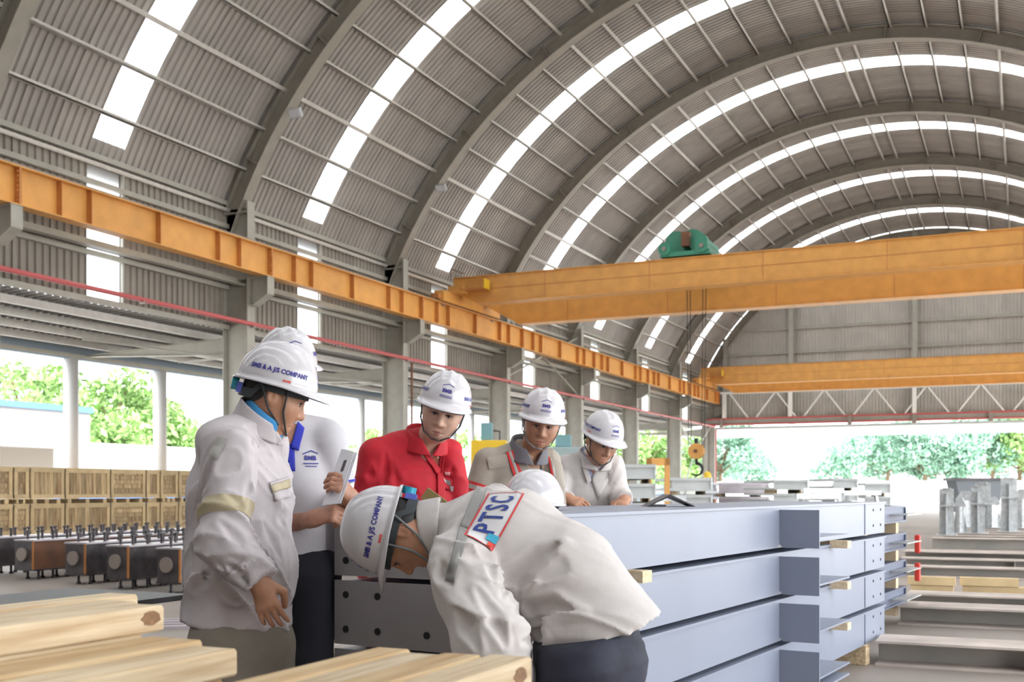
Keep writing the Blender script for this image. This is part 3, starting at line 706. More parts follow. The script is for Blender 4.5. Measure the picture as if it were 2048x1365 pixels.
for v, px, Z, sc, l, nm in (
    (2, 45, 75, 1.25, 'thin pale tree seen at the left frame edge above the outbuilding', 'broadleaf_tree'),
    (2, 118, 84, 1.15, 'sparse tree with bare twigs behind the white outbuilding', 'broadleaf_tree'),
    (0, 222, 70, 1.12, 'leafy green tree behind the boundary wall left of the annex post', 'broadleaf_tree'),
    (0, 285, 84, 1.1, 'second leafy green tree touching the annex post', 'broadleaf_tree'),
    (3, 200, 58, 1.55, 'dark green shrub under the leafy tree by the boundary wall', 'shrub'),
    (3, 268, 60, 1.6, 'dark green shrub immediately left of the annex post', 'shrub'),
    (3, 357, 64, 1.4, 'small green shrub right of the annex post', 'shrub'),
    (0, 750, 92, .8, 'green tree glimpsed left of the red coverall', 'broadleaf_tree'),
    (0, 915, 98, .8, 'pale green tree glimpsed under the annex right of the red worker', 'broadleaf_tree'),
    (0, 1010, 104, .8, 'green tree glimpsed behind the khaki worker', 'broadleaf_tree'),
    (0, 1140, 112, .9, 'green tree glimpsed between the khaki and the right-hand worker', 'broadleaf_tree'),
    (0, 1285, 112, 1.1, 'bright green tree behind the far left columns', 'broadleaf_tree'),
    (0, 1350, 122, 1.0, 'bright green tree behind the hanging hook', 'broadleaf_tree'),
    (1, 1440, 132, 1.25, 'blue-green tree just right of the far corner column', 'broadleaf_tree'),
    (1, 1490, 150, 1.0, 'smaller blue-green tree right of the far corner column', 'broadleaf_tree'),
    (1, 1700, 140, 1.25, 'pale tree seen through the far opening above the stack end', 'broadleaf_tree'),
    (1, 1775, 160, 1.5, 'second pale tree seen through the far opening', 'broadleaf_tree'),
    (1, 1850, 140, 1.3, 'third pale tree seen through the far opening', 'broadleaf_tree'),
    (1, 1930, 142, 1.45, 'dense pale tree near the right side of the far opening', 'broadleaf_tree'),
    (0, 2040, 145, 1.6, 'greener tree at the right edge of the far opening', 'broadleaf_tree'),
    (1, 1985, 165, 1.6, 'pale tree between the two at the right of the far opening', 'broadleaf_tree')):
    tree(v, px, Z, sc, l, nm)

# ================================================================== RIGHT: H-BEAMS ON THE FLOOR, BLOCKS, FITTINGS
# beams lie across the hall; left end pixel / floor pixel row gives place
def lying(label, pxl, pyb, L, h, b, m_web=M_HBEAM, z0=0.0, rz=None, n_stiff=0):
    p = hit_z(pxl, pyb, z0)
    t = thing('h_section', label, 'steel section', (p[0], p[1], z0), 0 if rz is None else rz, 'steel beams lying across the floor on the right')
    MB().b2((0, 0, 0), (L, b, .016)).build('bottom_flange', M_HTOP, t)
    MB().b2((0, b/2-.006, .016), (L, b/2+.006, h-.016)).build('web', m_web, t)
    MB().b2((0, 0, h-.016), (L, b, h)).build('top_flange', M_HTOP, t)
    for i in range(n_stiff): MB().b2((L*(i+.5)/n_stiff, .01, .016), (L*(i+.5)/n_stiff+.012, b-.01, h-.016)).build('stiffener', m_web, t)
    return t
lying('nearest grey steel H-section on the floor at lower right', 1750, 1332, 4.0, .17, .42, n_stiff=2)
lying('steel H-section with a wide worn top flange, second from the lower right', 1795, 1250, 5.0, .17, .5, n_stiff=1)
lying('steel H-section close behind the second one on the right floor', 1812, 1222, 5.0, .17, .45)
lying('steel H-section just behind the pine blocks', 1790, 1152, 6.0, .14, .40)
lying('steel H-section, mid floor on the right, one row behind the blocks', 1800, 1136, 6.5, .15, .5, n_stiff=2)
lying('steel H-section, third row behind the pine blocks', 1806, 1119, 7.0, .14, .8)
bl = lying('grey-blue steel H-section in front of the galvanised fittings', 1862, 1100, 8.0, .24, .55)
ROWS = [bl.location.y]
for j in range(1, 6):
    y_ = bl.location.y+1.35*j; ROWS.append(y_)
    o_ = lying(['', 'first bearer under the galvanised fittings', 'second bearer under the galvanised fittings', 'third bearer under the galvanised fittings', 'fourth bearer under the galvanised fittings', 'rearmost bearer under the galvanised fittings'][j], 1862, 1100, 6.6, .24, .5, m_web=M_HBEAM); o_.location = (bl.location.x+.12*j, y_, 0)
for j, (px, py, L, z) in enumerate(((1822, 1187, .46, 0.0), (1925, 1189, .70, 0.0), (1815, 1187, .52, .10), (1920, 1189, .62, .10))):
    p = hit_z(px, py, 0); 
    t = thing('pine_block', ['lower left pine block between the floor beams', 'lower right pine block between the floor beams', 'upper left pine block on the pair', 'upper right pine block on the pair'][j], 'block', (p[0], p[1], z+.001), 0, 'pine blocks between the floor beams')
    MB().b2((0, -.0, 0), (L, .12, .095)).build('block', M_CRATEF, t); MB().b2((-.002, .0, .001), (0.0, .12, .094)).build('sawn_end', M_WOODE, t)

def fitting(px, py, z0, h, w, label, kind):
    Z = (1.2-z0)*FPX/(py-982) if py > 990 else 60
    p = wpt(px, py, Z); ny = min(ROWS, key=lambda r_: abs(r_-p[1]))+.25; d_ = FWD+RGT*(px-1024)/FPX; p = CAM*[1, 1, 0]+d_*(ny/d_[1]); t = thing('steel_fitting', label, 'fitting', (p[0], p[1], z0), random.uniform(-.1, .1), 'galvanised fittings on the far floor beams')
    MB().b2((-w/2, -w/2, 0), (w/2, w/2, .02)).build('base_plate', M_GALV, t)
    if kind == 0:
        MB().b2((-w*.35, -.01, .02), (w*.35, .01, h)).b2((-.01, -w*.35, .02), (.01, w*.35, h*.9)).build('cross_webs', M_GALV, t)
        MB().b2((-w*.38, -w*.38, h*.62), (w*.38, w*.38, h*.65)).build('collar_plate', M_GALV, t); MB().b2((-w*.2, -w*.2, h), (w*.2, w*.2, h+.02)).build('cap_plate', M_GALV, t)
    else:
        MB().tube([(0, 0, .02), (0, 0, h*.75)], w*.28, 12).build('pipe_stub', M_GALV, t)
        MB().prism([(-w*.4, h*.75), (w*.4, h*.75), (w*.15, h), (-w*.15, h)], -w*.25, w*.25).build('gusset_cap', M_GALV, t)
        for a in (-1, 1): MB().prism([(a*w*.28, .02), (a*w*.48, .02), (a*w*.28, h*.5)], -.01, .01).build('gusset', M_GALV, t)
FIT = [(1893, 1072, .24, 1.0, .42, 0), (1920, 1066, .24, .8, .36, 1), (1956, 1068, .24, 1.05, .42, 0), (1984, 1056, .24, .8, .55, 1), (2018, 1066, .24, 1.25, .5, 0), (2045, 1058, .24, 1.0, .55, 1), (1930, 1046, .24, .95, .6, 1), (1966, 1037, .24, 1.15, .5, 0)]
FN = ['leftmost galvanised fitting on the far floor beams', 'short pipe fitting right of the leftmost galvanised one', 'tall plate fitting third from the left on the floor beams', 'low pipe fitting in the middle of the far row', 'tall galvanised fitting near the right frame edge', 'galvanised fitting cut by the right frame edge', 'broad dark topped fitting in the rear row', 'plate fitting in the rear row beside the dark hopper']
for f_, n_ in zip(FIT, FN): fitting(*f_[:5], n_, f_[5])
o = thing('steel_hopper', 'dark grey tapered steel hopper behind the galvanised fittings', 'hopper', (*wpt(1950, 982, 33.5)[:2], 0), .4)
MB().prism([(-.5, .55), (.5, .55), (.72, 1.5), (-.72, 1.5)], -.4, .4).build('hopper_body', mat('dark_blue_grey', (.16, .18, .2), .5), o); MB().b2((-.8, -.45, 1.5), (.8, .45, 1.58)).build('rim', M_STEELD, o)
for a in (-.4, .4): MB().b2((a-.05, -.35, 0), (a+.05, .35, .56)).build('leg', M_STEELD, o)

# pale beam stacks in mid distance behind the blue-grey stack
def pile(px0, px1, Z, z0, n, h, gap, labels, group, deep=3.0, m=M_PALE):
    a = wpt(px0, 982, Z); wid = (px1-px0)/FPX*Z
    for i in range(n):
        t = thing('pale_steel_section', labels[i], 'steel section', (a[0], a[1], z0+i*(h+gap)), YAW, group)
        MB().b2((0, 0, 0), (wid, deep, h*.22)).b2((0, 0, h*.78), (wid, deep, h)).b2((0, .04, h*.22), (wid, .06, h*.78)).build('section', m, t)
        MB().b2((wid*.96, -.01, 0), (wid, .0, h)).build('end_plate', M_GALV, t)
        MB().b2((wid*.1, .2, -gap), (wid*.16, 1.2, 0)).b2((wid*.8, .2, -gap), (wid*.86, 1.2, 0)).build('packing', M_CRATE, t)
def nm(n, s): return [f'{["lowest", "second lowest", "middle", "second highest", "highest", "extra", "extra"][i if n > 3 else (0, 2, 4)[i]]} pale beam in the {s}' for i in range(n)]
pile(1250, 1312, 19, .08, 5, .25, .08, nm(5, 'tall white stack right of the right-hand worker'), 'beams in the stack by the right-hand worker')
pile(1345, 1425, 24, .08, 4, .29, .08, nm(4, 'stack below the hanging hook'), 'beams in the stack below the hook')
pile(1438, 1540, 27, .08, 4, .27, .08, nm(4, 'wide stack right of the hanging hook'), 'beams in the wide mid stack', m=M_LILAC)
pile(1548, 1618, 23, .08, 5, .205, .08, nm(5, 'white stack above the middle of the blue-grey beams'), 'beams in the white mid stack')
pile(1668, 1716, 25, .08, 5, .215, .08, nm(5, 'white stack above the far end of the blue-grey beams'), 'beams in the white far stack')
pile(1730, 1782, 29, .08, 4, .27, .08, nm(4, 'pale stack just left of the far floor edge'), 'beams in the pale far stack')
for j, (px, Z, h) in enumerate(((1328, 21, 1.0), (1646, 22, 1.15), (1724, 24, 1.1), (1636, 20, 1.05))):
    o = thing('steel_trestle', ['grey trestle left of the column with the hook', 'grey trestle between the two white stacks', 'grey trestle right of the far white stack', 'low grey trestle beside the mid stack'][j], 'trestle', (*wpt(px, 982, Z)[:2], 0), YAW)
    mb = MB()
    for a in (-.3, .3): mb.bar((a, 0, h), (a*1.25, -.25, 0), .06).bar((a, 0, h), (a*1.25, .25, 0), .06)
    mb.build('legs_frame', M_GALV, o); MB().b2((-.4, -.06, h), (.4, .06, h+.1)).build('top_bar', M_GALV, o)
o = thing('orange_frame', 'orange steel frame standing left of the column by the hook', 'frame', (*wpt(1316, 982, 22.3)[:2], 0), YAW)
for a in (-.18, .18): MB().b2((a-.05, -.05, 0), (a+.05, .05, 1.85)).build('upright', M_ORANGE, o)
MB().b2((-.23, -.05, 1.7), (.23, .05, 1.85)).build('crossbar', M_ORANGE, o)
o = thing('steel_cover_plate', 'small dark tented plate lying on top of the blue-grey beam', 'plate', bpt(-.4, 2.1, BTOP+.001), RZB+.6)
MB().prism([(-.12, 0), (.0, .062), (.13, .0), (.12, -.0), (0, .05), (-.11, 0)], -.09, .09).build('bent_sheet', M_STEELD, o); MB().b2((-.1, -.08, 0), (-.02, .08, .008)).build('foot_flange', M_STEELD, o)

# machines by the left columns
o = thing('yellow_machine', 'yellow machine cabinet behind the khaki worker', 'machine', (*wpt(978, 982, 26)[:2], 0), YAW)
MB().cham((-.42, 0, .15), (.42, .9, 2.38), .03).build('cabinet', M_YELLOW, o); MB().b2((-.3, -.02, 1.2), (.3, 0, 2.1)).build('door_panel', M_YELLOW, o)
MB().cham((-.2, .2, 2.38), (.08, .6, 2.8), .02).build('motor_box', M_TEAL, o); MB().b2((-.5, -.1, 0), (.5, 1.0, .15)).build('plinth', M_STEELD, o); MB().tube([(.25, .3, 2.38), (.25, .3, 2.6), (.1, .3, 2.62)], .03, 6).build('conduit', M_STEELD, o)
o = thing('teal_machine', 'grey-teal machine tool between the khaki and right-hand worker', 'machine', (*wpt(1120, 982, 28)[:2], 0), YAW)
MB().cham((-.45, 0, 0), (.55, 1.2, 2.3), .04).build('housing', mat('grey_teal', (.33, .42, .43), .5), o); MB().cham((-.1, .2, 2.3), (.3, .7, 2.62), .03).build('top_box', M_TEAL, o); MB().b2((-.3, -.02, .6), (.3, 0, 1.6)).build('door_panel', M_PALE, o)
o = thing('blue_workbench', 'low blue bench with small tools left of the khaki worker', 'bench', (*wpt(932, 982, 24)[:2], 0), YAW)
MB().b2((-.5, 0, .95), (.6, .8, 1.25)).build('bench_top', mat('blue_bench', (.12, .26, .5), .5), o)
for a in (-.45, .5): MB().b2((a, .05, 0), (a+.06, .75, .95)).build('leg', M_STEELD, o)
MB().tube([(-.1, .3, 1.25), (-.1, .3, 1.6)], .09, 10).build('vice', M_STEELD, o)
# ================================================================== SHAPE FIELDS (smooth bodies and clothes)
F32 = np.float32
def vec(*a): return np.array(a, dtype=np.float64)
def unit(v): v = np.asarray(v, float); return v/np.linalg.norm(v)
def rc(a, b, ra, rb):
    a = np.asarray(a, float); b = np.asarray(b, float); ab = b-a; L2 = float(ab@ab)+1e-12
    def f(p):
        t = np.clip(((p-a)@ab)/L2, 0, 1); q = p-a-t[:, None]*ab
        return np.sqrt((q*q).sum(1))-(ra+(rb-ra)*t)
    return f
def ell(c, ax, r):
    c = np.asarray(c, float); A = np.asarray(ax, float); r = np.asarray(r, float)
    def f(p):
        q = (p-c)@A.T; k0 = np.sqrt(((q/r)**2).sum(1)); k1 = np.sqrt(((q/(r*r))**2).sum(1))+1e-9
        return k0*(k0-1)/k1
    return f
def etube(a, b, lat, A, B):
    """elliptic limb: axis a-b, lat = wide direction, A/B = (wide, deep) half sizes at each end"""
    a = np.asarray(a, float); b = np.asarray(b, float); ab = b-a; L = np.linalg.norm(ab); u = ab/L
    l = np.asarray(lat, float); l = unit(l-u*(l@u)); n = np.cross(u, l)
    def f(p):
        q = p-a; t = q@u; tc = np.clip(t/L, 0, 1); ov = t-tc*L
        wl = A[0]+(B[0]-A[0])*tc; wn = A[1]+(B[1]-A[1])*tc
        x = (q@l)/wl; y = (q@n)/wn; z = ov/np.minimum(wl, wn)
        k = np.sqrt(x*x+y*y+z*z)+1e-9
        g = np.sqrt((x/wl)**2+(y/wn)**2+(z/np.minimum(wl, wn))**2)+1e-9
        return k*(k-1)/g
    return f
def smin(d1, d2, k):
    h = np.maximum(k-np.abs(d1-d2), 0)/k; return np.minimum(d1, d2)-h*h*k*.25
def U(fs, k):
    def f(p):
        d = fs[0](p)
        for g in fs[1:]: d = smin(d, g(p), k) if k > 0 else np.minimum(d, g(p))
        return d
    return f
def sub(f, g, k=.01):
    def h(p): return -smin(-f(p), g(p), k)
    return h
def cut(f, c, n):
    c = np.asarray(c, float); n = unit(n)
    return lambda p: np.maximum(f(p), (p-c)@n)
def shell(f, t): return lambda p: np.abs(f(p))-t
def grow(f, t): return lambda p: f(p)-t
def folds(f, amp, freq, seed, d=(0, 0, 1), warp=3.0):
    """cloth wrinkles: broad soft swells, directed ridges and narrow creases"""
    r = np.random.default_rng(seed); d = unit(d); oc = []
    for s, a, sh in ((.55, .55, 2.0), (1.0, .85, 2.5), (1.9, .50, 3.0)):
        K = r.normal(size=(3, 3))*freq*s*.33; ph = r.uniform(0, 6, 3); dd = unit(d+r.normal(size=3)*.35); M = r.normal(size=(2, 3))*freq*s*.22; mp = r.uniform(0, 6, 2)
        oc.append((s, a, sh, K, ph, dd, M, mp))
    def g(p):
        D = 0
        for s, a, sh, K, ph, dd, M, mp in oc:
            lo = sum(np.sin(p@K[i]+ph[i]) for i in range(3))
            w = 1-np.abs(np.sin((p@dd)*freq*s*.5+warp*.5*lo))
            m = np.clip(.5+.5*np.sin(p@M[0]+mp[0])+.35*np.sin(p@M[1]+mp[1]+lo), 0, 1.2)
            D = D+a*m*(w**sh)
        return f(p)-amp*(D-.35)
    return g
def carve(f, lines, r=.011, k=.022, lip=.004):
    """sharp fold grooves along polylines of surface points"""
    lines = [[np.asarray(q, float) for q in L] for L in lines]; segs = [(np.asarray(a, float), np.asarray(b, float)) for L in lines for a, b in zip(L[:-1], L[1:])]
    tubes = []
    for L in lines:
        n = len(L)
        for i in range(n-1):
            ra = r if 0 < i else -.012; rb = r if i+1 < n-1 else -.012
            if n == 2: tubes += [rc(L[0], (L[0]+L[1])/2, -.012, r), rc((L[0]+L[1])/2, L[1], r, -.012)]
            else: tubes.append(rc(L[i], L[i+1], ra, rb))
    lo = np.min([np.minimum(a, b) for a, b in segs], 0)-.06; hi = np.max([np.maximum(a, b) for a, b in segs], 0)+.06
    def g(p):
        d = f(p); m = ((p > lo) & (p < hi)).all(1)
        if m.any():
            q = p[m]; dt = tubes[0](q)
            for t in tubes[1:]: dt = np.minimum(dt, t(q))
            e = d[m]-lip*np.exp(-((dt-.022)/.014)**2)
            d = d.copy(); d[m] = -smin(-e, dt, k)
        return d
    return g
def surf(f, lo, hi, h):
    lo = np.asarray(lo, float); n = np.maximum(3, np.ceil((np.asarray(hi, float)-lo)/h).astype(int)+1)
    # coarse pass to skip empty blocks
    gx, gy, gz = [lo[i]+h*np.arange(n[i]) for i in range(3)]
    V = np.full(n, 1.0)
    B = 8
    cb = [np.arange(0, n[i], B) for i in range(3)]
    ctr = np.stack(np.meshgrid(*[lo[i]+h*(cb[i]+B/2) for i in range(3)], indexing='ij'), -1).reshape(-1, 3)
    dc = f(ctr).reshape(len(cb[0]), len(cb[1]), len(cb[2]))
    rad = h*B*.9*1.9+.012
    act = np.argwhere(np.abs(dc) < rad)
    V[:] = np.repeat(np.repeat(np.repeat(np.where(dc < 0, -1., 1.), B, 0), B, 1), B, 2)[:n[0], :n[1], :n[2]]
    pts = []; idx = []
    off = np.stack(np.meshgrid(*[np.arange(B)]*3, indexing='ij'), -1).reshape(-1, 3)
    I = (act[:, None, :]*B+off[None]).reshape(-1, 3); I = I[(I < n).all(1)]
    for s in range(0, len(I), 400000):
        J = I[s:s+400000]; V[J[:, 0], J[:, 1], J[:, 2]] = f(lo+h*J)
    c = [(0, 0, 0), (1, 0, 0), (0, 1, 0), (1, 1, 0), (0, 0, 1), (1, 0, 1), (0, 1, 1), (1, 1, 1)]
    ins = V < 0
    cnt = sum(ins[a:n[0]-1+a, b:n[1]-1+b, e:n[2]-1+e].astype(np.int8) for a, b, e in c)
    cells = np.argwhere((cnt > 0) & (cnt < 8))
    if len(cells) == 0: return np.zeros((0, 3)), np.zeros((0, 4), int)
    cv = np.stack([V[cells[:, 0]+a, cells[:, 1]+b, cells[:, 2]+e] for a, b, e in c], 1)
    cc = np.array(c, float); acc = np.zeros((len(cells), 3)); num = np.zeros(len(cells))
    for i, j in ((0, 1), (2, 3), (4, 5), (6, 7), (0, 2), (1, 3), (4, 6), (5, 7), (0, 4), (1, 5), (2, 6), (3, 7)):
        m = (cv[:, i] < 0) != (cv[:, j] < 0); t = cv[m, i]/(cv[m, i]-cv[m, j]); acc[m] += cc[i]+t[:, None]*(cc[j]-cc[i]); num[m] += 1
    P = lo+h*(cells+acc/num[:, None])
    ID = np.full(n-1, -1); ID[cells[:, 0], cells[:, 1], cells[:, 2]] = np.arange(len(cells))
    Q = []
    for ax_ in range(3):
        a1, a2 = [(1, 2), (2, 0), (0, 1)][ax_]
        sl0 = [slice(None)]*3; sl1 = [slice(None)]*3; sl0[ax_] = slice(0, -1); sl1[ax_] = slice(1, None)
        E = np.argwhere(ins[tuple(sl0)] != ins[tuple(sl1)])
        E = E[(E[:, a1] > 0) & (E[:, a2] > 0) & (E[:, a1] < n[a1]-1) & (E[:, a2] < n[a2]-1)]
        fl = ins[E[:, 0], E[:, 1], E[:, 2]]
        def cid(d1, d2):
            q = E.copy(); q[:, a1] -= d1; q[:, a2] -= d2; return ID[q[:, 0], q[:, 1], q[:, 2]]
        q = np.stack([cid(1, 1), cid(0, 1), cid(0, 0), cid(1, 0)], 1)
        q[~fl] = q[~fl][:, ::-1]; Q.append(q)
    Q = np.concatenate(Q); Q = Q[(Q >= 0).all(1)]
    return P, Q
def np_mesh(name, P, Q, m, smooth=True):
    me = bpy.data.meshes.new(name); nv, nf = len(P), len(Q); k = Q.shape[1]
    me.vertices.add(nv); me.vertices.foreach_set('co', np.asarray(P, F32).ravel())
    me.loops.add(nf*k); me.loops.foreach_set('vertex_index', np.asarray(Q, np.int32).ravel())
    me.polygons.add(nf); me.polygons.foreach_set('loop_start', np.arange(0, nf*k, k, dtype=np.int32))
    if smooth: me.polygons.foreach_set('use_smooth', np.ones(nf, bool))
    me.update(calc_edges=True); me.validate(); me.materials.append(m); return me
def sobj(name, f, lo, hi, h, m, parent):
    P, Q = surf(f, lo, hi, h); return inst(name, np_mesh(name, P, Q, m), parent)
def joined(name, parts, m, parent):
    Ps, Qs, k = [], [], 0
    for P, Q in parts: Ps.append(P); Qs.append(Q+k); k += len(P)
    return inst(name, np_mesh(name, np.concatenate(Ps), np.concatenate(Qs), m), parent)
def band(name, src, planes, m, parent, off=.002, facing=None):
    """strip of an object's skin between planes [(point, normal that points outwards of the kept part)]"""
    bm = bmesh.new(); bm.from_mesh(src.data)
    for c, n in planes:
        g = bm.verts[:]+bm.edges[:]+bm.faces[:]
        bmesh.ops.bisect_plane(bm, geom=g, plane_co=Vector(c), plane_no=Vector(unit(n)), clear_outer=True)
    bm.normal_update()
    if facing is not None:
        fd = Vector(unit(facing)); bmesh.ops.delete(bm, geom=[q for q in bm.faces if q.normal.dot(fd) < .05], context='FACES')
    bm.normal_update()
    for v in bm.verts: v.co += v.normal*off
    me = bpy.data.meshes.new(name); bm.to_mesh(me); bm.free(); me.materials.clear(); me.materials.append(m)
    for q in me.polygons: q.use_smooth = True
    return inst(name, me, parent)
def grad(f, p, e=.004):
    g = np.stack([f(p+np.eye(3)[i]*e)-f(p-np.eye(3)[i]*e) for i in range(3)], 1); return g/(np.linalg.norm(g, axis=1)[:, None]+1e-9)
def drop(f, P, d, off=.003, steps=40):
    """slide points along d until they meet the surface f, then lift by off"""
    P = np.array(P, float); d = unit(d); t = np.zeros(len(P))
    for _ in range(steps): t += np.clip(f(P+t[:, None]*d), -.05, .05)*.8
    return P+(t[:, None]-off)*d
_TX = {}
def text_geo(s, size=1.0, bold=0.0, xs=1.0, sp=1.0):
    key = (s, bold, sp)
    if key not in _TX:
        cu = bpy.data.curves.new('lettering', 'FONT'); cu.body = s; cu.size = 1.0; cu.align_x = 'CENTER'; cu.align_y = 'CENTER'; cu.offset = bold; cu.resolution_u = 2; cu.space_character = sp
        o = bpy.data.objects.new('lettering', cu); COL.objects.link(o)
        dg = bpy.context.evaluated_depsgraph_get(); me = bpy.data.meshes.new_from_object(o.evaluated_get(dg))
        bm = bmesh.new(); bm.from_mesh(me); bmesh.ops.triangulate(bm, faces=bm.faces)
        bmesh.ops.subdivide_edges(bm, edges=[e for e in bm.edges if e.calc_length() > .25], cuts=2); bmesh.ops.triangulate(bm, faces=bm.faces)
        bm.verts.index_update(); V = np.array([v.co[:] for v in bm.verts]); Fc = np.array([[v.index for v in q.verts] for q in bm.faces]); bm.free()
        bpy.data.objects.remove(o); bpy.data.curves.remove(cu); bpy.data.meshes.remove(me); _TX[key] = (V, Fc)
    V, Fc = _TX[key]; return V[:, :2]*[size*xs, size], Fc

# ------------------------------------------------------------------ people materials
SKIN = [mat('skin_warm', (0.46, 0.23, 0.14), .5, 0, var=.10, scale=30), mat('skin_fair', (0.60, 0.36, 0.26), .5, 0, var=.08, scale=30), mat('skin_mid', (0.44, 0.22, 0.145), .5, 0, var=.1, scale=30)]
M_LIP = mat('lip', (0.40, 0.15, 0.13), .5); M_HAIR = mat('black_hair', (0.012, 0.010, 0.010), .55)
M_EYEW = mat('eye_white', (.55, .52, .50), .3); M_IRIS = mat('dark_iris', (.015, .01, .008), .2)
M_STRAP = mat('dark_chin_strap', (.035, .04, .045), .6); M_STRAPG = mat('grey_chin_strap', (.22, .24, .25), .6)
M_KNOB = mat('teal_knob', (.03, .34, .46), .35); M_KNOBB = mat('blue_adjuster', (.13, .17, .62), .4)
M_JWHITE = mat('off_white_cotton', (.535, .485, .50), .85, 0, var=.04, scale=30, bump=.12, bscale=400)
M_JWARM = mat('cream_cotton', (.575, .53, .515), .85, 0, var=.04, scale=30, bump=.12, bscale=400)
M_POLO = mat('white_polo', (.56, .54, .575), .85, 0, bump=.1, scale=500)
M_RED = mat('red_coverall_cotton', (.50, .008, .022), .75, 0, var=.08, scale=20, bump=.1, bscale=400)
M_KHAKI = mat('khaki_coverall', (.36, .315, .265), .85, 0, var=.05, scale=20, bump=.1, bscale=400)
M_GREYC = mat('grey_collar', (.17, .165, .18), .85); M_REFL = mat('reflective_tape', (.44, .42, .39), .35, .3); M_REFLW = mat('worn_yellowish_tape', (.45, .38, .25), .5, .1)
M_TROUS = mat('olive_grey_trousers', (.22, .19, .155), .85, 0, var=.06, scale=12, bump=.1, bscale=300)
M_NAVY = mat('black_navy_trousers', (.010, .011, .020), .8); M_DENIM = mat('dark_denim', (.022, .024, .042), .8, 0, var=.35, scale=12)
M_ROYAL = mat('royal_blue_collar', (.02, .03, .42), .7); M_SKYB = mat('sky_blue_shirt', (.05, .27, .58), .75); M_SHOE = mat('dark_shoe', (.02, .018, .016), .5)
M_PAPER = mat('paper', (.74, .74, .78), .7); M_STRIPE = mat('red_stripe', (.60, .03, .03), .6); M_CYANT = mat('cyan_print', (.05, .42, .62), .5)
M_BUTTON = mat('grey_button', (.25, .25, .28), .4)

# ------------------------------------------------------------------ hard hat
HX, HY, HZ = .112, .134, .136
def hat_pt(th, ph, off=0.0):
    """th: 0 front, +90 the wearer's right; ph: elevation"""
    c = np.cos(ph)**.82; s = np.sin(ph)
    x = (HX+off)*np.sin(th)*c; y = (HY+off)*np.cos(th)*c-.004; z = (HZ+off)*s+.036
    rib = np.exp(-(x/.012)**2)*.006*np.clip(s*1.6-.5, 0, 1)+(np.exp(-((np.abs(x)-.04)/.009)**2))*.0045*np.clip(s*1.6-.5, 0, 1)
    return np.stack([x, y, z+rib*np.clip(1-(y/.125)**4, 0, 1)], -1)
def hat_mesh():
    n, m = 72, 22; th = np.linspace(0, 2*np.pi, n, endpoint=False)
    rows = []
    pk = np.clip(np.cos(th), 0, 1)**1.4
    for q, (o, dz) in enumerate(((1.0, -.010), (.62, -.003))):
        base = hat_pt(th, np.zeros(n)); d = np.stack([np.sin(th)*1, np.cos(th)*1, 0*th], -1)
        base = base+d*((.010+.040*pk)*o)[:, None]; base[:, 2] += dz-.014*pk*o; rows.append(base)
    for ph in np.linspace(0.0, np.pi/2*.985, m): rows.append(hat_pt(th, np.full(n, ph)))
    P = np.concatenate(rows+[np.array([[0, -.004, HZ+.042]])]); nr = len(rows); Q = []
    for r in range(nr-1):
        for i in range(n): j = (i+1) % n; Q.append((r*n+i, r*n+j, (r+1)*n+j, (r+1)*n+i))
    me = bpy.data.meshes.new('hard_hat'); me.from_pydata(P.tolist(), [], Q+[((nr-1)*n+i, (nr-1)*n+(i+1) % n, nr*n) for i in range(n)])
    for q in me.polygons: q.use_smooth = True
    me.materials.append(M_WHITE); bm = bmesh.new(); bm.from_mesh(me); bmesh.ops.recalc_face_normals(bm, faces=bm.faces)
    bm.to_mesh(me); bm.free(); return me
ME_HAT = hat_mesh()
def hat_text(s, th0, ph0, size, m, parent, M, bold=.02, xs=.8, name='lettering'):
    V, Fc = text_geo(s, size, bold, xs); R = HX if abs(math.sin(th0)) > .7 else HY
    th = th0-V[:, 0]/(.125); ph = ph0+V[:, 1]/.15
    P = hat_pt(th, ph, .0016)
    return inst(name, np_mesh(name, P, Fc, m, False), parent)
def hat_logo(parent, M):
    g = hat_text('BMB', 0, .42, .026, M_NAVYTXT, parent, M, .03, 1.0, 'logo_letters')
    mb = MB(); L = [(-.032, .006), (-.030, .020), (.004, .031), (.034, .021)]
    for (a, b), (c, d) in zip(L[:-1], L[1:]):
        q = [hat_pt(np.array(-t/.125), np.array(.42+.05+u/.15), .0018) for t, u in ((a, b), (c, d), (c, d-.004), (a, b-.004))]
        mb.add(q, [(0, 1, 2, 3)])
    mb.build('logo_roofline', M_NAVYTXT, parent)
    for dz in (-.022, -.029):
        mb = MB()
        for x0 in np.linspace(-.03, .02, 6):
            mb.add([hat_pt(np.array(-t/.125), np.array(.42+u/.15), .0018) for t, u in ((x0, dz), (x0+.01, dz), (x0+.01, dz-.003), (x0, dz-.003))], [(0, 1, 2, 3)])
        mb.build('logo_line', M_NAVYTXT, parent)
def mat4(R, c):
    M = Matrix.Identity(4)
    for i in range(3):
        for j in range(3): M[i][j] = float(R[j][i])          # rows of R are the local axes
        M[i][3] = float(c[i])
    return M
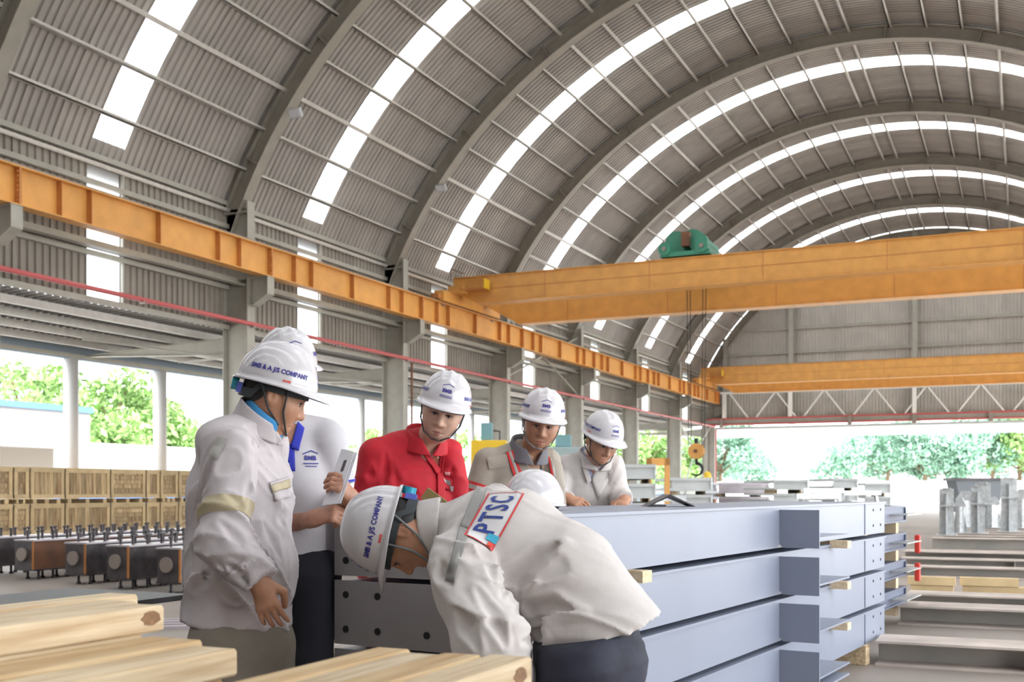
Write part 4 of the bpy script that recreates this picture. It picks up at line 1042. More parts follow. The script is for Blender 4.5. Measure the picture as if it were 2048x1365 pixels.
def hard_hat(parent, c, ax, sides=(1, -1), strap=M_STRAP, knob=True, wear=True, col=None):
    ax = np.asarray(ax, float); ct, st = math.cos(.17), math.sin(.17)
    if wear: ax = np.array([ax[0], ax[1]*ct+ax[2]*st, ax[2]*ct-ax[1]*st])
    M = mat4(ax, c); h = inst('hard_hat', ME_HAT, parent); h.matrix_local = M
    md = h.modifiers.new('shell', 'SOLIDIFY'); md.thickness = .003
    for s in sides:
        hat_text('BMB & A J/S COMPANY', s*math.pi/2, .30, .0245, M_NAVYTXT, h, M, .035, .78)
        hat_text('BMB', s*math.pi/2-s*(.22)*1.0-.0, .09, .011, M_REDTXT, h, M, .03, 1.2, 'red_sticker')
    hat_logo(h, M)
    if wear:
        mb = MB(); n = 28; vs = []
        for i in range(n):
            t = 2*math.pi*i/n
            for z in (-.014, .016): vs.append((.094*math.sin(t), .114*math.cos(t)-.004, z+.018+(-.034 if abs(math.cos(t)+1) < .5 else 0)))
        mb.add(vs, [(2*i, 2*((i+1) % n), 2*((i+1) % n)+1, 2*i+1) for i in range(n)]); mb.build('headband', M_STRAP, h, True)
        mb = MB()
        for s in (-1, 1):
            mb.tube([(s*.098, .035, .034), (s*.083, .038, -.05), (s*.058, .056, -.10), (s*.018, .066, -.124)], .0034, 6)
            mb.tube([(s*.098, -.055, .034), (s*.088, -.012, -.05), (s*.062, .032, -.095)], .0034, 6)
        mb.tube([(-.018, .066, -.124), (.018, .066, -.124)], .0034, 6); mb.build('chin_strap', strap, h, True)
    if knob:
        MB().disc((0, -.134, .004), (0, 1, 0), .021, .022, 18).build('ratchet_knob', M_KNOB, h); MB().b2((-.034, -.126, -.022), (.034, -.108, .012)).build('adjuster_block', M_KNOBB, h)
    return h

# ------------------------------------------------------------------ heads, hands
def head_field(c, A, neck):
    X, Y, Z = A
    def L(x, y, z): return c+X*x+Y*y+Z*z
    S = []
    f = U([ell(L(0, -.012, .035), A, (.076, .096, .092)), ell(L(0, .022, -.035), A, (.067, .068, .080)), ell(L(0, .046, -.094), A, (.038, .034, .026)),
           ell(L(-.04, .040, -.03), A, (.028, .036, .034)), ell(L(.04, .040, -.03), A, (.028, .036, .034)), rc(L(0, -.02, -.03), neck, .056, .060)], .045)
    brow = U([rc(L(-.044, .072, .022), L(-.014, .084, .022), .008, .009), rc(L(.044, .072, .022), L(.014, .084, .022), .008, .009)], .01)
    f = U([f, brow], .022)
    f = sub(f, U([ell(L(-.032, .098, .004), A, (.019, .016, .012)), ell(L(.032, .098, .004), A, (.019, .016, .012))], .002), .014)
    lids = U([ell(L(-.031, .072, .003), A, (.017, .013, .011)), ell(L(.031, .072, .003), A, (.017, .013, .011))], .002)
    f = U([f, lids], .006)
    nose = U([rc(L(0, .084, .012), L(0, .106, -.035), .008, .0125), ell(L(-.0130, .092, -.040), A, (.010, .011, .008)), ell(L(.0130, .092, -.040), A, (.010, .011, .008))], .01)
    f = U([f, nose], .014)
    lip = U([rc(L(-.026, .0770, -.0775), L(-.006, .0835, -.0735), .0034, .0060), rc(L(.026, .0770, -.0775), L(.006, .0835, -.0735), .0034, .0060), rc(L(-.006, .0835, -.0735), L(.006, .0835, -.0735), .0060, .0060),
             rc(L(-.021, .0775, -.0825), L(-.005, .0825, -.0850), .0036, .0066), rc(L(.021, .0775, -.0825), L(.005, .0825, -.0850), .0036, .0066), rc(L(-.005, .0825, -.0850), L(.005, .0825, -.0850), .0066, .0066)], .004)
    f = U([f, lip], .008)
    f = sub(f, U([rc(L(-.029, .080, -.0795), L(0, .0905, -.0790), .0020, .0020), rc(L(.029, .080, -.0795), L(0, .0905, -.0790), .0020, .0020)], 0), .004)
    ears = U([sub(ell(L(s*.080, -.010, -.010), A, (.013, .019, .032)), ell(L(s*.094, -.006, -.006), A, (.008, .011, .018)), .006) for s in (-1, 1)], .0)
    f = U([f, ears], .010)
    return f, lip, L
def hand_field(wr, X, Zb, right, curl=(.5, .5, .4), thumb=.5, spread=.05, sc=1.0, arm=None, arm_r=.036):
    X = unit(X); Zb = unit(np.asarray(Zb, float)-X*(np.asarray(Zb, float)@X)); Y = np.cross(Zb, X)*(1 if right else -1)
    def L(x, y, z): return wr+(X*x+Y*y+Zb*z)*sc
    pieces = [etube(L(.012, 0, 0), L(.080, 0, -.002), Y, (.030*sc, .018*sc), (.039*sc, .014*sc)), rc(L(-.02, 0, 0), L(.02, 0, 0), .026*sc, .026*sc)]
    if arm is not None: pieces.append(etube(arm, wr, Y, (arm_r*1.05, arm_r), (.029*sc, .023*sc)))
    palm = U(pieces, .02)
    fs = []
    for k, (y, l) in enumerate(((.030, .070), (.010, .079), (-.010, .074), (-.028, .058))):
        a = curl[0] if np.isscalar(curl[0]) else curl[0][k]; b = curl[1]; g = curl[2]
        p0 = L(.083, y, -.002); an = a*(1+.08*k); sp = spread*(1.5-k); p = p0; r = .0098-.0006*(k == 3)*1.5; chain = []
        for q, (seg, add) in enumerate(((.46, 0), (.30, b), (.24, g))):
            an = an+add; d = (X*math.cos(an)-Zb*math.sin(an))+Y*sp*math.cos(an); d = unit(d)
            p2 = p+d*l*seg*sc; chain.append(rc(p, p2, r*sc, (r-.0009)*sc)); p = p2; r -= .0009
        fs.append(U(chain, .004))
    t0 = L(.020, .026, -.010); t1 = L(.052, .050+.008*(1-thumb), -.016-.018*thumb); t2 = L(.078, .052-.014*thumb, -.028-.022*thumb); t3 = L(.098, .046-.020*thumb, -.034-.026*thumb)
    th = U([rc(t0, t1, .0155*sc, .0125*sc), rc(t1, t2, .0120*sc, .0105*sc), rc(t2, t3, .0105*sc, .0085*sc)], .006)
    fing = U(fs, 0)
    return lambda p: smin(smin(palm(p), fing(p), .012), th(p), .012)
def bounds(pts, r): P = np.array(pts); return P.min(0)-r, P.max(0)+r

class Person:
    def __init__(s, label, px, Z, name='person', cat='person', group=None):
        q = cp(px, 982, Z); s.o = np.array([q[0], q[1], 0.0]); s.Z = Z
        w = CAM*[1, 1, 0]+RGT*q[0]+FWD*q[1]
        s.root = thing(name, label, cat, (w[0], w[1], 0), YAW, group); s.skin = []
    def p(s, px, py, dz=0.0): return cp(px, py, s.Z+dz)-s.o
    def head(s, c, fwd, up, neck, skin, hat_kw={}, res=.0036, hair=True, face=True):
        Y = unit(fwd); Zu = unit(np.asarray(up, float)-Y*(np.asarray(up, float)@Y)); X = np.cross(Y, Zu); A = np.array([X, Y, Zu]); c = np.asarray(c, float)
        f, lip, L = head_field(c, A, neck); lo, hi = bounds([c-.125, c+.125, neck], .03); lo = np.minimum(lo, neck-.07); hi = np.maximum(hi, neck+.07)
        s.skin.append(surf(f, lo, hi, res)); s.hat = hard_hat(s.root, c, A, **hat_kw); s.A = A; s.c = c
        if hair:
            hf = ell(c+X*0+Y*(-.016)+Zu*.032, A, (.0815, .098, .094)); hf = U([hf, ell(c+Y*(-.045)-Zu*.015, A, (.066, .055, .055))], .03)
            hf = cut(hf, c+Y*.028+Zu*.0, Y*.9-Zu*.35)
            # keep the ears free
            hf = sub(hf, U([ell(c+X*q*.084+Y*(-.004)-Zu*.018, A, (.02, .026, .038)) for q in (-1, 1)], 0), .006)
            sobj('hair', hf, c-.13, c+.13, .006, M_HAIR, s.root)
        if face:
            lf = grow(lip, .0022); sobj('lips', sub(lf, U([rc(L(-.029, .0805, -.0795), L(0, .0910, -.0790), .0018, .0018), rc(L(.029, .0805, -.0795), L(0, .0910, -.0790), .0018, .0018)], 0), .003), L(0, .08, -.078)-.04, L(0, .08, -.078)+.04, .0016, M_LIP, s.root)
            for q in (-1, 1): MB().tube([L(q*.013, .0945, .0225), L(q*.030, .0910, .0290), L(q*.050, .0755, .0245)], [.0042, .0056, .0026], 6).build('eyebrow', M_HAIR, s.root, True)
            for q in (-1, 1):
                e = sobj('eye', ell(L(q*.031, .0790, .0010), A, (.0150, .0085, .0056)), L(q*.031, .0775, .0005)-.016, L(q*.031, .0775, .0005)+.016, .0018, M_EYEW, s.root)
                sobj('iris', ell(L(q*.031, .0846, .0004), A, (.0066, .0046, .0060)), L(q*.031, .0825, 0)-.009, L(q*.031, .0825, 0)+.009, .0014, M_IRIS, e)
            for q in (-1, 1): MB().tube([L(q*.015, .0865, .0020), L(q*.031, .0900, .0072), L(q*.049, .0795, .0010)], [.0018, .0030, .0014], 5).build('eyelash_line', M_HAIR, s.root, True)
    def hand(s, wr, X, Zb, right, elbow, **k):
        f = hand_field(np.asarray(wr, float), X, Zb, right, arm=np.asarray(elbow, float), **k); lo, hi = bounds([wr, np.asarray(wr)+unit(X)*.1, elbow], .105)
        lo2, hi2 = bounds([wr, np.asarray(wr)+unit(X)*.1, np.asarray(wr)+(np.asarray(elbow)-wr)*.45], .105)
        s.skin.append(surf(f, lo2, hi2, .0042))
    def core(s, pts):
        f = U([rc(a, b, ra, rb) for a, b, ra, rb in pts], .05); lo, hi = bounds([q for a, b, _, _ in pts for q in (a, b)], .14); s.skin.append(surf(f, lo, hi, .018))
    def finish(s, m): s.body = joined('body', s.skin, m, s.root); return s
    def garment(s, name, f, pts, r, m, h=.008):
        lo, hi = bounds(pts, r); return sobj(name, f, lo, hi, h, m, s.root)
    def legs(s, hipL, hipR, kL, kR, aL, aR, lat, m, waist, r=(.10, .075, .062), seed=3, toe=(0, -1, 0), belt=None, wz=(.165, .125)):
        pel = (np.asarray(hipL)+hipR)/2
        f = U([etube(waist, pel, lat, wz, (wz[0]+.012, wz[1]+.015)), rc(hipL, kL, *r[:2]), rc(hipR, kR, *r[:2]), rc(kL, aL, *r[1:]), rc(kR, aR, *r[1:])], .035)
        f = folds(f, .006, 26, seed, (0, 0, 1)); f = cut(f, vec(0, 0, .05), (0, 0, -1)); f = cut(f, waist, np.asarray(waist)-pel)
        t = s.garment('trousers', f, [hipL, hipR, kL, kR, aL, aR, waist], .2, m, .011)
        toe = unit(toe)
        for a in (aL, aR):
            a = np.asarray(a); g = vec(a[0], a[1], .045)
            sf = cut(U([etube(g-toe*.05, g+toe*.12, np.cross(toe, (0, 0, 1)), (.042, .045), (.046, .032)), rc(g, g+vec(0, 0, .06), .045, .05)], .03), vec(0, 0, 0.002), (0, 0, -1))
            sobj('shoe', sf, g-vec(.22, .22, .06), g+vec(.22, .22, .12), .01, M_SHOE, s.root)
        return t
def jacket_field(S, C, W, H, lat, sh, wid, arms, neck=None, neck_r=.075, k=.05, lat2=None, shr=.062):
    """S shoulder mid, C chest, W waist, H hem; sh=(L,R) shoulder joints; wid=(chest,waist,hem) half sizes; arms=[(sh,elbow,wrist,r0,r1,r2)]"""
    lat2 = lat if lat2 is None else lat2; sh = [np.asarray(q, float) for q in sh]
    body = U([etube(C, S, lat, wid[0], (wid[0][0]*.80, wid[0][1]*.62)), etube(W, C, lat2, wid[1], wid[0]), etube(H, W, lat2, wid[2], wid[1]), rc(sh[0], sh[1], shr, shr)]+([rc(S, neck, .085, neck_r)] if neck is not None else []), k)
    arm = []
    for a, e, w, r0, r1, r2 in arms:
        q = U([rc(a, e, r0, r1), rc(e, w, r1, r2)], .03); q = cut(q, w, np.asarray(w)-e); arm.append(q)
    return body, arm
def dress(body, arm, hem_c, hem_n, k=.03):
    b = cut(body, hem_c, hem_n)
    def f(p):
        d = b(p)
        for a in arm: d = smin(d, a(p), k)
        return d
    return f
def collar_field(base, axis, r0, r1, h, th, front, gap=.9, lean=0.0):
    base = np.asarray(base, float); ax_ = unit(axis); fr = unit(np.asarray(front, float)-ax_*(np.asarray(front, float)@ax_)); sd = np.cross(ax_, fr)
    def f(p):
        q = p-base; t = q@ax_; x = q@sd; y = q@fr; r = np.sqrt(x*x+y*y)+1e-9; R = r0+(r1-r0)*np.clip(t/h, 0, 1)
        d = np.abs(r-R)-th; d = np.maximum(d, np.maximum(-t, t-h*(1-.25*np.clip(y/r, -1, 1))))
        w = np.abs(x)-gap*(t/h)*r0*.8-.002                       # V opening towards the front
        return np.maximum(d, np.where(y > 0, -w, -1))
    return f
def strip_text(name, s, f, org, ux, uy, d, size, m, parent, bold=.02, xs=1.0, off=.004, sp=1.0):
    V, Fc = text_geo(s, size, bold, xs, sp); P = np.asarray(org)+V[:, :1]*unit(ux)+V[:, 1:]*unit(uy)
    return inst(name, np_mesh(name, drop(f, P-unit(d)*.12, d, off), Fc, m, False), parent)
def patch_poly(name, pts2, f, org, ux, uy, d, m, parent, off=.003, cuts=6):
    """flat polygon strip laid on the surface; pts2 = list of quads [(x,y)*4]"""
    mb = MB()
    for q in pts2:
        q = np.array(q, float); n = cuts; G = []
        for i in range(n+1):
            for j in range(n+1):
                a, b = i/n, j/n; G.append((q[0]*(1-a)+q[1]*a)*(1-b)+(q[3]*(1-a)+q[2]*a)*b)
        G = np.array(G); P = drop(f, np.asarray(org)+G[:, :1]*unit(ux)+G[:, 1:]*unit(uy)-unit(d)*.12, d, off)
        mb.add(P, [(i*(n+1)+j, (i+1)*(n+1)+j, (i+1)*(n+1)+j+1, i*(n+1)+j+1) for i in range(n) for j in range(n)])
    return mb.build(name, m, parent, True)

def pxdrop(P, f, pts, off=.004, steps=60):
    cam_l = -P.o+vec(0, 0, 1.2); T = np.array([P.p(x, y, -.45) for x, y in pts]); D = T-cam_l; D /= np.linalg.norm(D, axis=1)[:, None]; t = np.zeros(len(T))
    for _ in range(steps): t += np.clip(f(T+t[:, None]*D), -.05, .05)*.75
    Q = T+t[:, None]*D; return Q+grad(f, Q)*off
def pxpatch(name, quads, f, P, m, parent, off=.004, cuts=6, thick=0.0):
    """cloth pieces (flaps, tapes, stripes) sewn on where the photograph shows them"""
    mb = MB()
    for q in quads:
        q = np.array(q, float); n = cuts
        G = [(q[0]*(1-i/n)+q[1]*i/n)*(1-j/n)+(q[3]*(1-i/n)+q[2]*i/n)*j/n for i in range(n+1) for j in range(n+1)]
        mb.add(pxdrop(P, f, G, off), [(i*(n+1)+j, (i+1)*(n+1)+j, (i+1)*(n+1)+j+1, i*(n+1)+j+1) for i in range(n) for j in range(n)])
    o = mb.build(name, m, parent, True)
    if thick: md = o.modifiers.new('cloth', 'SOLIDIFY'); md.thickness = thick; md.offset = 1
    return o
def pxline(P, f, pts): return list(pxdrop(P, f, pts, 0.0))
# ================================================================== PEOPLE
UPV = vec(0, 0, 1)
def right_of(f): return unit(np.cross(unit(f), UPV))

# ---- A: man in profile on the left, white work jacket, hand on hip
P = Person('man in white work jacket and olive trousers, hand on hip, in profile at left', 470, 3.7)
fw = unit(vec(.93, -.36, 0)); R = right_of(fw)
S, C, W, H = P.p(488, 886), P.p(483, 985), P.p(480, 1130), P.p(474, 1248)
hc = P.p(551, 790); nk = P.p(520, 858)
P.head(hc, (.90, .22, -.40), (.40, .02, .91), nk, None, dict(sides=(1, -1)))
aR = [P.p(460, 906, -.18), P.p(449, 1083, -.28), P.p(519, 1164, -.29)]
aL = [P.p(538, 900, .17), P.p(520, 1085, .26), P.p(530, 1215, .16)]
body, arm = jacket_field(S, C, W, H-vec(0, 0, .06), R, (S+R*.15, S-R*.15), ((.195, .145), (.195, .158), (.20, .175)), [(*aR, .078, .078, .056), (*aL, .075, .068, .05)], P.p(514, 866), .074)
hemn = unit(vec(-.09, 0, -1))
j0 = dress(body, arm, H, hemn, .014)
CR = [[(452, 990), (478, 1008), (492, 1000)], [(440, 1044), (470, 1078), (500, 1122)], [(522, 1045), (545, 1085), (562, 1128)], [(386, 1183), (410, 1160), (440, 1138)], [(505, 905), (502, 960), (490, 1000)], [(430, 915), (408, 960), (396, 1010)], [(455, 1128), (480, 1150), (505, 1172)], [(400, 1065), (396, 1110), (390, 1150)], [(560, 1010), (568, 1060)], [(470, 870), (500, 890), (540, 915)], [(540, 1150), (552, 1190), (548, 1225)]]
jf = folds(carve(j0, [pxline(P, j0, c) for c in CR], .010, .026, .006), .018, 21, 11, (.35, .1, 1), 2.8)
J = P.garment('jacket', jf, [S, C, W, H, *aR, *aL], .24, M_JWHITE, .0065)
ad = unit(aR[1]-aR[0]); q = aR[0]+(aR[1]-aR[0])*.66
near = (vec(0, aR[1][1]+.09, 0), (0, 1, 0))
band('reflective_band', J, [(q+ad*.028, ad), (q-ad*.028, -ad), (q+vec(.12, 0, 0), (1, 0, .0)), (q-vec(.12, 0, 0), (-1, 0, 0)), (q+vec(0, .045, 0), (0, 1, 0))], M_REFLW, J)
band('waistband', J, [(H-hemn*.075, -hemn)], M_JWHITE, J, .004)
cd_ = unit(aR[2]-aR[1]); band('cuff', J, [(aR[2]-cd_*.07, -cd_), (aR[2]+vec(0, .075, 0), (0, 1, 0)), (aR[2]-vec(.10, 0, 0), (-1, 0, 0))], M_JWHITE, J, .004)
cb = aR[2]-cd_*.03; 
mb = MB().disc(drop(jf, [cb+vec(-.005, -.2, -.005)], (0, 1, 0), .004)[0], (0, 1, 0), .009, .006, 14); mb.build('cuff_button', M_BUTTON, J)
# chest pocket flap with tape, yoke tape on the back, lettering down the back
pxpatch('pocket_flap', [[(538, 966), (577, 954), (579, 996), (550, 1003)]], jf, P, M_JWHITE, J, .003, 6, .003)
pxpatch('pocket_tape', [[(540, 971), (575, 959), (578, 975), (543, 987)]], jf, P, M_REFLW, J, .008, 5, .001)
pxpatch('shoulder_tape', [[(436, 874), (456, 878), (436, 920), (416, 912)]], jf, P, M_REFL, J, .003, 5)
cx_ = unit(vec(.44, -.04, .9))
cf = collar_field(P.p(511, 867), cx_, .092, .086, .074, .006, (.93, -.36, 0), .75)
P.garment('jacket_collar', cf, [P.p(513, 866), P.p(540, 820)], .16, M_JWHITE, .005).parent = J
cf = collar_field(P.p(515, 866), cx_, .078, .074, .088, .005, (.93, -.36, 0), .5)
P.garment('blue_shirt_collar', cf, [P.p(513, 866), P.p(540, 820)], .15, M_SKYB, .005)
P.hand(aR[2], (.30, .02, -.95), (-.1, -1, .15), True, aR[1], curl=(.25, .35, .25), thumb=.3, spread=.09)
P.hand(aL[2], (.1, -.1, -1), (0, 1, 0), False, aL[1])
P.core([(W, C, .10, .11), (C, S, .11, .09), (S, nk, .07, .055), (S, aR[0], .05, .05), (S, aL[0], .05, .05), (aR[0], aR[1], .04, .035), (aL[0], aL[1], .04, .035), (aR[1], aR[2], .034, .026), (aL[1], aL[2], .034, .026)])
hipR, hipL = P.p(450, 1290, -.1), P.p(520, 1290, .07)
T_ = P.legs(hipL, hipR, P.p(542, 1470, .04), P.p(470, 1490, -.12), P.p(520, 1672, .06), P.p(440, 1672, -.1), R, M_TROUS, P.p(478, 1225), (.118, .085, .068), 5, fw, wz=(.165, .145))
P.finish(SKIN[0])

# ---- B: man behind, white polo with royal blue collar, holding papers
P = Person('man in white polo with royal blue collar and black trousers, holding folded papers', 590, 4.2)
fw = unit(vec(.30, -.95, 0)); R = right_of(fw)
S, C, W, H = P.p(572, 868), P.p(575, 960), P.p(582, 1060), P.p(592, 1122)
hc = P.p(574, 748); nk = P.p(574, 842)
P.head(hc, (.42, -.86, -.28), (.10, -.26, .96), nk, None, dict(sides=(1, -1)), face=True)
aL = [P.p(655, 882, .02), P.p(684, 1010, .02), P.p(703, 1000, -.22)]
aR = [P.p(492, 885, .02), P.p(520, 1060, .05), P.p(628, 1038, -.22)]
body, arm = jacket_field(S, C, W, H-vec(0, 0, .06), R, (S+R*.15, S-R*.15), ((.185, .125), (.165, .13), (.165, .135)), [], P.p(574, 868), .062)
slv = []
for a, e, w in (aL, aR):
    m_ = a+(e-a)*.72; slv.append(cut(rc(a, m_+(m_-a)*.3, .074, .070), m_, m_-a))
hemn = unit(vec(.12, 0, -1))
jf = folds(dress(body, slv, H, hemn, .02), .007, 18, 21, (.2, 0, 1), 2.4)
J = P.garment('polo_shirt', jf, [S, C, W, H, aL[0], aL[1], aR[0], aR[1]], .2, M_POLO, .0075)
for a, e, w in (aL,):
    d = unit(e-a); m_ = a+(e-a)*.72; band('sleeve_piping', J, [(m_-d*.014, -d), (m_-d*.006, d), (m_+vec(.075, 0, 0), (1, 0, 0)), (m_-vec(.02, 0, 0), (-1, 0, 0))], M_ROYAL, J, .002)
pxpatch('button_placket', [[(572, 890), (588, 893), (590, 944), (578, 944)]], jf, P, M_ROYAL, J, .005, 5, .003)
pxpatch('neck_opening', [[(560, 850), (596, 850), (588, 885), (575, 893)]], jf, P, SKIN[2], J, .006, 5)
pxpatch('polo_collar', [[(594, 846), (607, 858), (596, 905), (580, 898)], [(548, 850), (566, 852), (580, 898), (568, 905)]], jf, P, M_ROYAL, J, .009, 6, .004)
lo_ = P.p(630, 915, -.2)
strip_text('logo_letters', 'BMB', jf, lo_, -R, UPV, -fw, .024, M_NAVYTXT, J, .03)
patch_poly('logo_roofline', [[(-.03, .012), (.004, .026), (.004, .030), (-.03, .016)], [(.004, .026), (.03, .016), (.03, .020), (.004, .030)]], jf, lo_, -R, UPV, -fw, M_NAVYTXT, J, .004, 3)
patch_poly('logo_line', [[(-.028, -.022), (.03, -.022), (.03, -.018), (-.028, -.018)]], jf, lo_, -R, UPV, -fw, M_NAVYTXT, J, .004, 3); patch_poly('logo_line', [[(-.022, -.032), (.024, -.032), (.024, -.029), (-.022, -.029)]], jf, lo_, -R, UPV, -fw, M_NAVYTXT, J, .004, 3)
P.hand(aR[2], (.85, -.35, .25), (-.15, -.75, .55), True, aR[1], curl=(1.1, 1.1, .6), thumb=.7, arm_r=.042)
P.hand(aL[2], (-.25, -.55, .55), (.85, -.45, .2), False, aL[1], curl=(.9, .8, .5), thumb=.6, arm_r=.040)
P.core([(W, C, .09, .10), (C, S, .10, .08), (S, nk, .06, .055), (S, aL[0], .05, .05), (S, aR[0], .05, .05), (aL[0], aL[1], .05, .043), (aR[0], aR[1], .05, .043), (aL[1], aL[2], .043, .03), (aR[1], aR[2], .044, .03)])
P.legs(P.p(626, 1150, -.02), P.p(560, 1150, 0), P.p(622, 1330, -.09), P.p(565, 1350, -.02), P.p(610, 1572, 0), P.p(550, 1572, 0), R, M_NAVY, P.p(590, 1105), (.098, .078, .066), 6, fw, wz=(.155, .125))
P.finish(SKIN[2])
# the folded papers
pa = [cp(644, 1012, 3.93), cp(676, 1008, 3.88), cp(709, 906, 3.95), cp(683, 899, 4.02)]
base = cp(660, 982, 3.93); wpos = camw(base[0], base[1]); 
t = thing('folded_papers', 'folded white papers held up by the man in the polo shirt', 'papers', (wpos[0], wpos[1], 0), YAW)
for k, off in ((0, 0), (1, .006), (2, .011)):
    q = [p_-np.array([base[0], base[1], 0])+np.array([off*.8, off, 0]) for p_ in pa]; nrm = unit(np.cross(q[1]-q[0], q[3]-q[0]))
    vs = [*q, *[v+nrm*.0012 for v in q]]
    MB().add(vs, [(0, 1, 2, 3), (7, 6, 5, 4), (0, 4, 5, 1), (1, 5, 6, 2), (2, 6, 7, 3), (3, 7, 4, 0)]).build('sheet', M_PAPER, t)
q = [p_-np.array([base[0], base[1], 0]) for p_ in pa]; ux = unit(q[1]-q[0]); uy = unit(q[3]-q[0]); c_ = q[0]*.15+q[1]*.15+q[2]*.38+q[3]*.32; nn = unit(np.cross(ux, uy))
if nn[1] > 0: nn = -nn
MB().add([c_+ux*a+uy*b+nn*.004 for a, b in ((-.002, -.02), (.012, -.02), (.012, .025), (-.002, .025))], [(0, 1, 2, 3)]).build('printed_figure', M_STEELD, t)

# ---- C: man in red coverall
P = Person('man in red coverall with head tilted, standing behind the stack', 825, 4.9)
fw = unit(vec(.42, -.9, 0)); R = right_of(fw)
S, C, W, H = P.p(830, 903), P.p(818, 1000), P.p(805, 1130), P.p(800, 1250)
hc = P.p(886, 822, -.10); nk = P.p(852, 895, -.03)
P.head(hc, (-.02, -.955, -.29), (.25, -.28, .93), nk, None, dict(sides=(1, -1), strap=M_STRAP))
aR = [P.p(752, 912, -.06), P.p(731, 1040, -.06), P.p(742, 1130, -.12)]
aL = [P.p(898, 925, .02), P.p(916, 1045, .08), P.p(902, 1125, .08)]
body, arm = jacket_field(S, C, W, H, R, (S+R*.16+vec(0, 0, -.01), S-R*.16), ((.20, .14), (.185, .145), (.18, .14)), [(*aR, .078, .070, .05), (*aL, .070, .064, .05)], P.p(845, 892), .078)
j0 = dress(body, arm, H-vec(0, 0, .05), (0, 0, -1), .014)
CR = [[(770, 905), (772, 945), (765, 990)], [(800, 965), (822, 980), (840, 995)], [(742, 935), (738, 965)], [(905, 930), (900, 960)], [(786, 930), (800, 990)]]
jf = folds(carve(j0, [pxline(P, j0, c) for c in CR], .008, .022), .012, 18, 31, (.3, 0, 1), 2.6)
J = P.garment('coverall_top', jf, [S, C, W, H, *aR, *aL], .22, M_RED, .0085)
cf = collar_field(P.p(847, 902, -.02), (.16, -.22, 1), .105, .082, .085, .006, (.42, -.9, 0), .62)
P.garment('coverall_collar', cf, [P.p(847, 902), P.p(856, 870)], .17, M_RED, .0055).parent = J
pxpatch('undershirt', [[(843, 893), (880, 893), (880, 940), (868, 930)]], jf, P, mat('brown_undershirt', (.30, .08, .05), .85), J, .004)
pxpatch('front_flap', [[(836, 896), (846, 892), (880, 942), (874, 952)], [(880, 892), (893, 898), (886, 950), (877, 946)], [(873, 946), (886, 944), (888, 1010), (873, 1010)]], jf, P, M_RED, J, .010, 6, .004)
pxpatch('pocket_tape', [[(878, 953), (902, 962), (901, 971), (878, 963)]], jf, P, M_REFL, J, .010, 4)
pxpatch('pocket_flap', [[(877, 949), (905, 960), (905, 985), (877, 975)]], jf, P, M_RED, J, .007, 4, .002)
pxpatch('shirt_emblem', [[(890, 944), (899, 946), (899, 951), (890, 949)]], jf, P, mat('pale_red_print', (.75, .32, .32), .6), J, .005, 4)
pxpatch('name_tag', [[(900, 970), (907, 972), (906, 983), (899, 982)]], jf, P, M_PALE, J, .012, 2)
P.hand(aR[2], (.05, -.1, -1), (-1, -.2, 0), True, aR[1]); P.hand(aL[2], (-.05, -.1, -1), (1, -.2, 0), False, aL[1])
P.core([(W, C, .10, .11), (C, S, .11, .09), (S, nk, .065, .057), (S, aR[0], .05, .05), (S, aL[0], .05, .05), (aR[0], aR[1], .04, .035), (aL[0], aL[1], .04, .035), (aR[1], aR[2], .034, .026), (aL[1], aL[2], .034, .026)])
P.legs(P.p(845, 1210, 0), P.p(765, 1210, 0), P.p(850, 1350, 0), P.p(765, 1350, 0), P.p(850, 1498, 0), P.p(765, 1498, 0), R, M_RED, P.p(805, 1170), (.098, .08, .07), 7, fw)
P.finish(SKIN[1])

# ---- D: man in khaki coverall with red stripes
P = Person('man in khaki coverall with red striped braces tape and grey collar', 1030, 5.65)
fw = unit(vec(.38, -.92, 0)); R = right_of(fw)
S, C, W, H = P.p(1042, 922), P.p(1036, 1010), P.p(1030, 1110), P.p(1026, 1220)
hc = P.p(1083, 846, -.10); nk = P.p(1058, 912, -.03)
P.head(hc, (.03, -.95, -.31), (.16, -.30, .94), nk, None, dict(sides=(1, -1), strap=M_STRAPG))
aR = [P.p(976, 925, -.05), P.p(944, 1028, -.06), P.p(950, 1105, -.10)]
aL = [P.p(1100, 940, .02), P.p(1110, 1045, .08), P.p(1098, 1115, .10)]
body, arm = jacket_field(S, C, W, H, R, (S+R*.16+vec(0, 0, -.01), S-R*.16), ((.20, .14), (.185, .145), (.18, .14)), [(*aR, .078, .072, .05), (*aL, .070, .064, .05)], P.p(1052, 912), .075)
jf = folds(dress(body, arm, H-vec(0, 0, .05), (0, 0, -1), .014), .011, 18, 41, (.3, 0, 1), 2.6)
J = P.garment('coverall_top', jf, [S, C, W, H, *aR, *aL], .22, M_KHAKI, .0085)
cf = collar_field(P.p(1053, 921, -.02), (.14, -.24, 1), .108, .085, .095, .007, fw, .6)
P.garment('grey_collar', cf, [P.p(1053, 921), P.p(1058, 890)], .17, M_GREYC, .0055).parent = J
for qd, m_ in (([(1012, 906), (1017, 905), (1035, 961), (1030, 962)], M_STRIPE), ([(1017, 905), (1022, 903), (1041, 958), (1035, 960)], M_REFL), ([(1022, 903), (1027, 902), (1047, 956), (1041, 958)], M_STRIPE), ([(1096, 915), (1100, 917), (1108, 960), (1104, 962)], M_STRIPE), ([(1100, 917), (1104, 919), (1111, 958), (1108, 960)], M_REFL)):
    pxpatch('red_stripe' if m_ is M_STRIPE else 'silver_tape', [qd], jf, P, m_, J, .005, 5, .002)
pxpatch('zip_line', [[(1079, 915), (1082, 915), (1085, 965), (1082, 965)]], jf, P, M_STRAP, J, .004, 4)
pxpatch('shirt_front', [[(1062, 900), (1082, 902), (1082, 922), (1076, 925)]], jf, P, mat('blue_grey_shirt', (.12, .17, .26), .85), J, .004, 4)
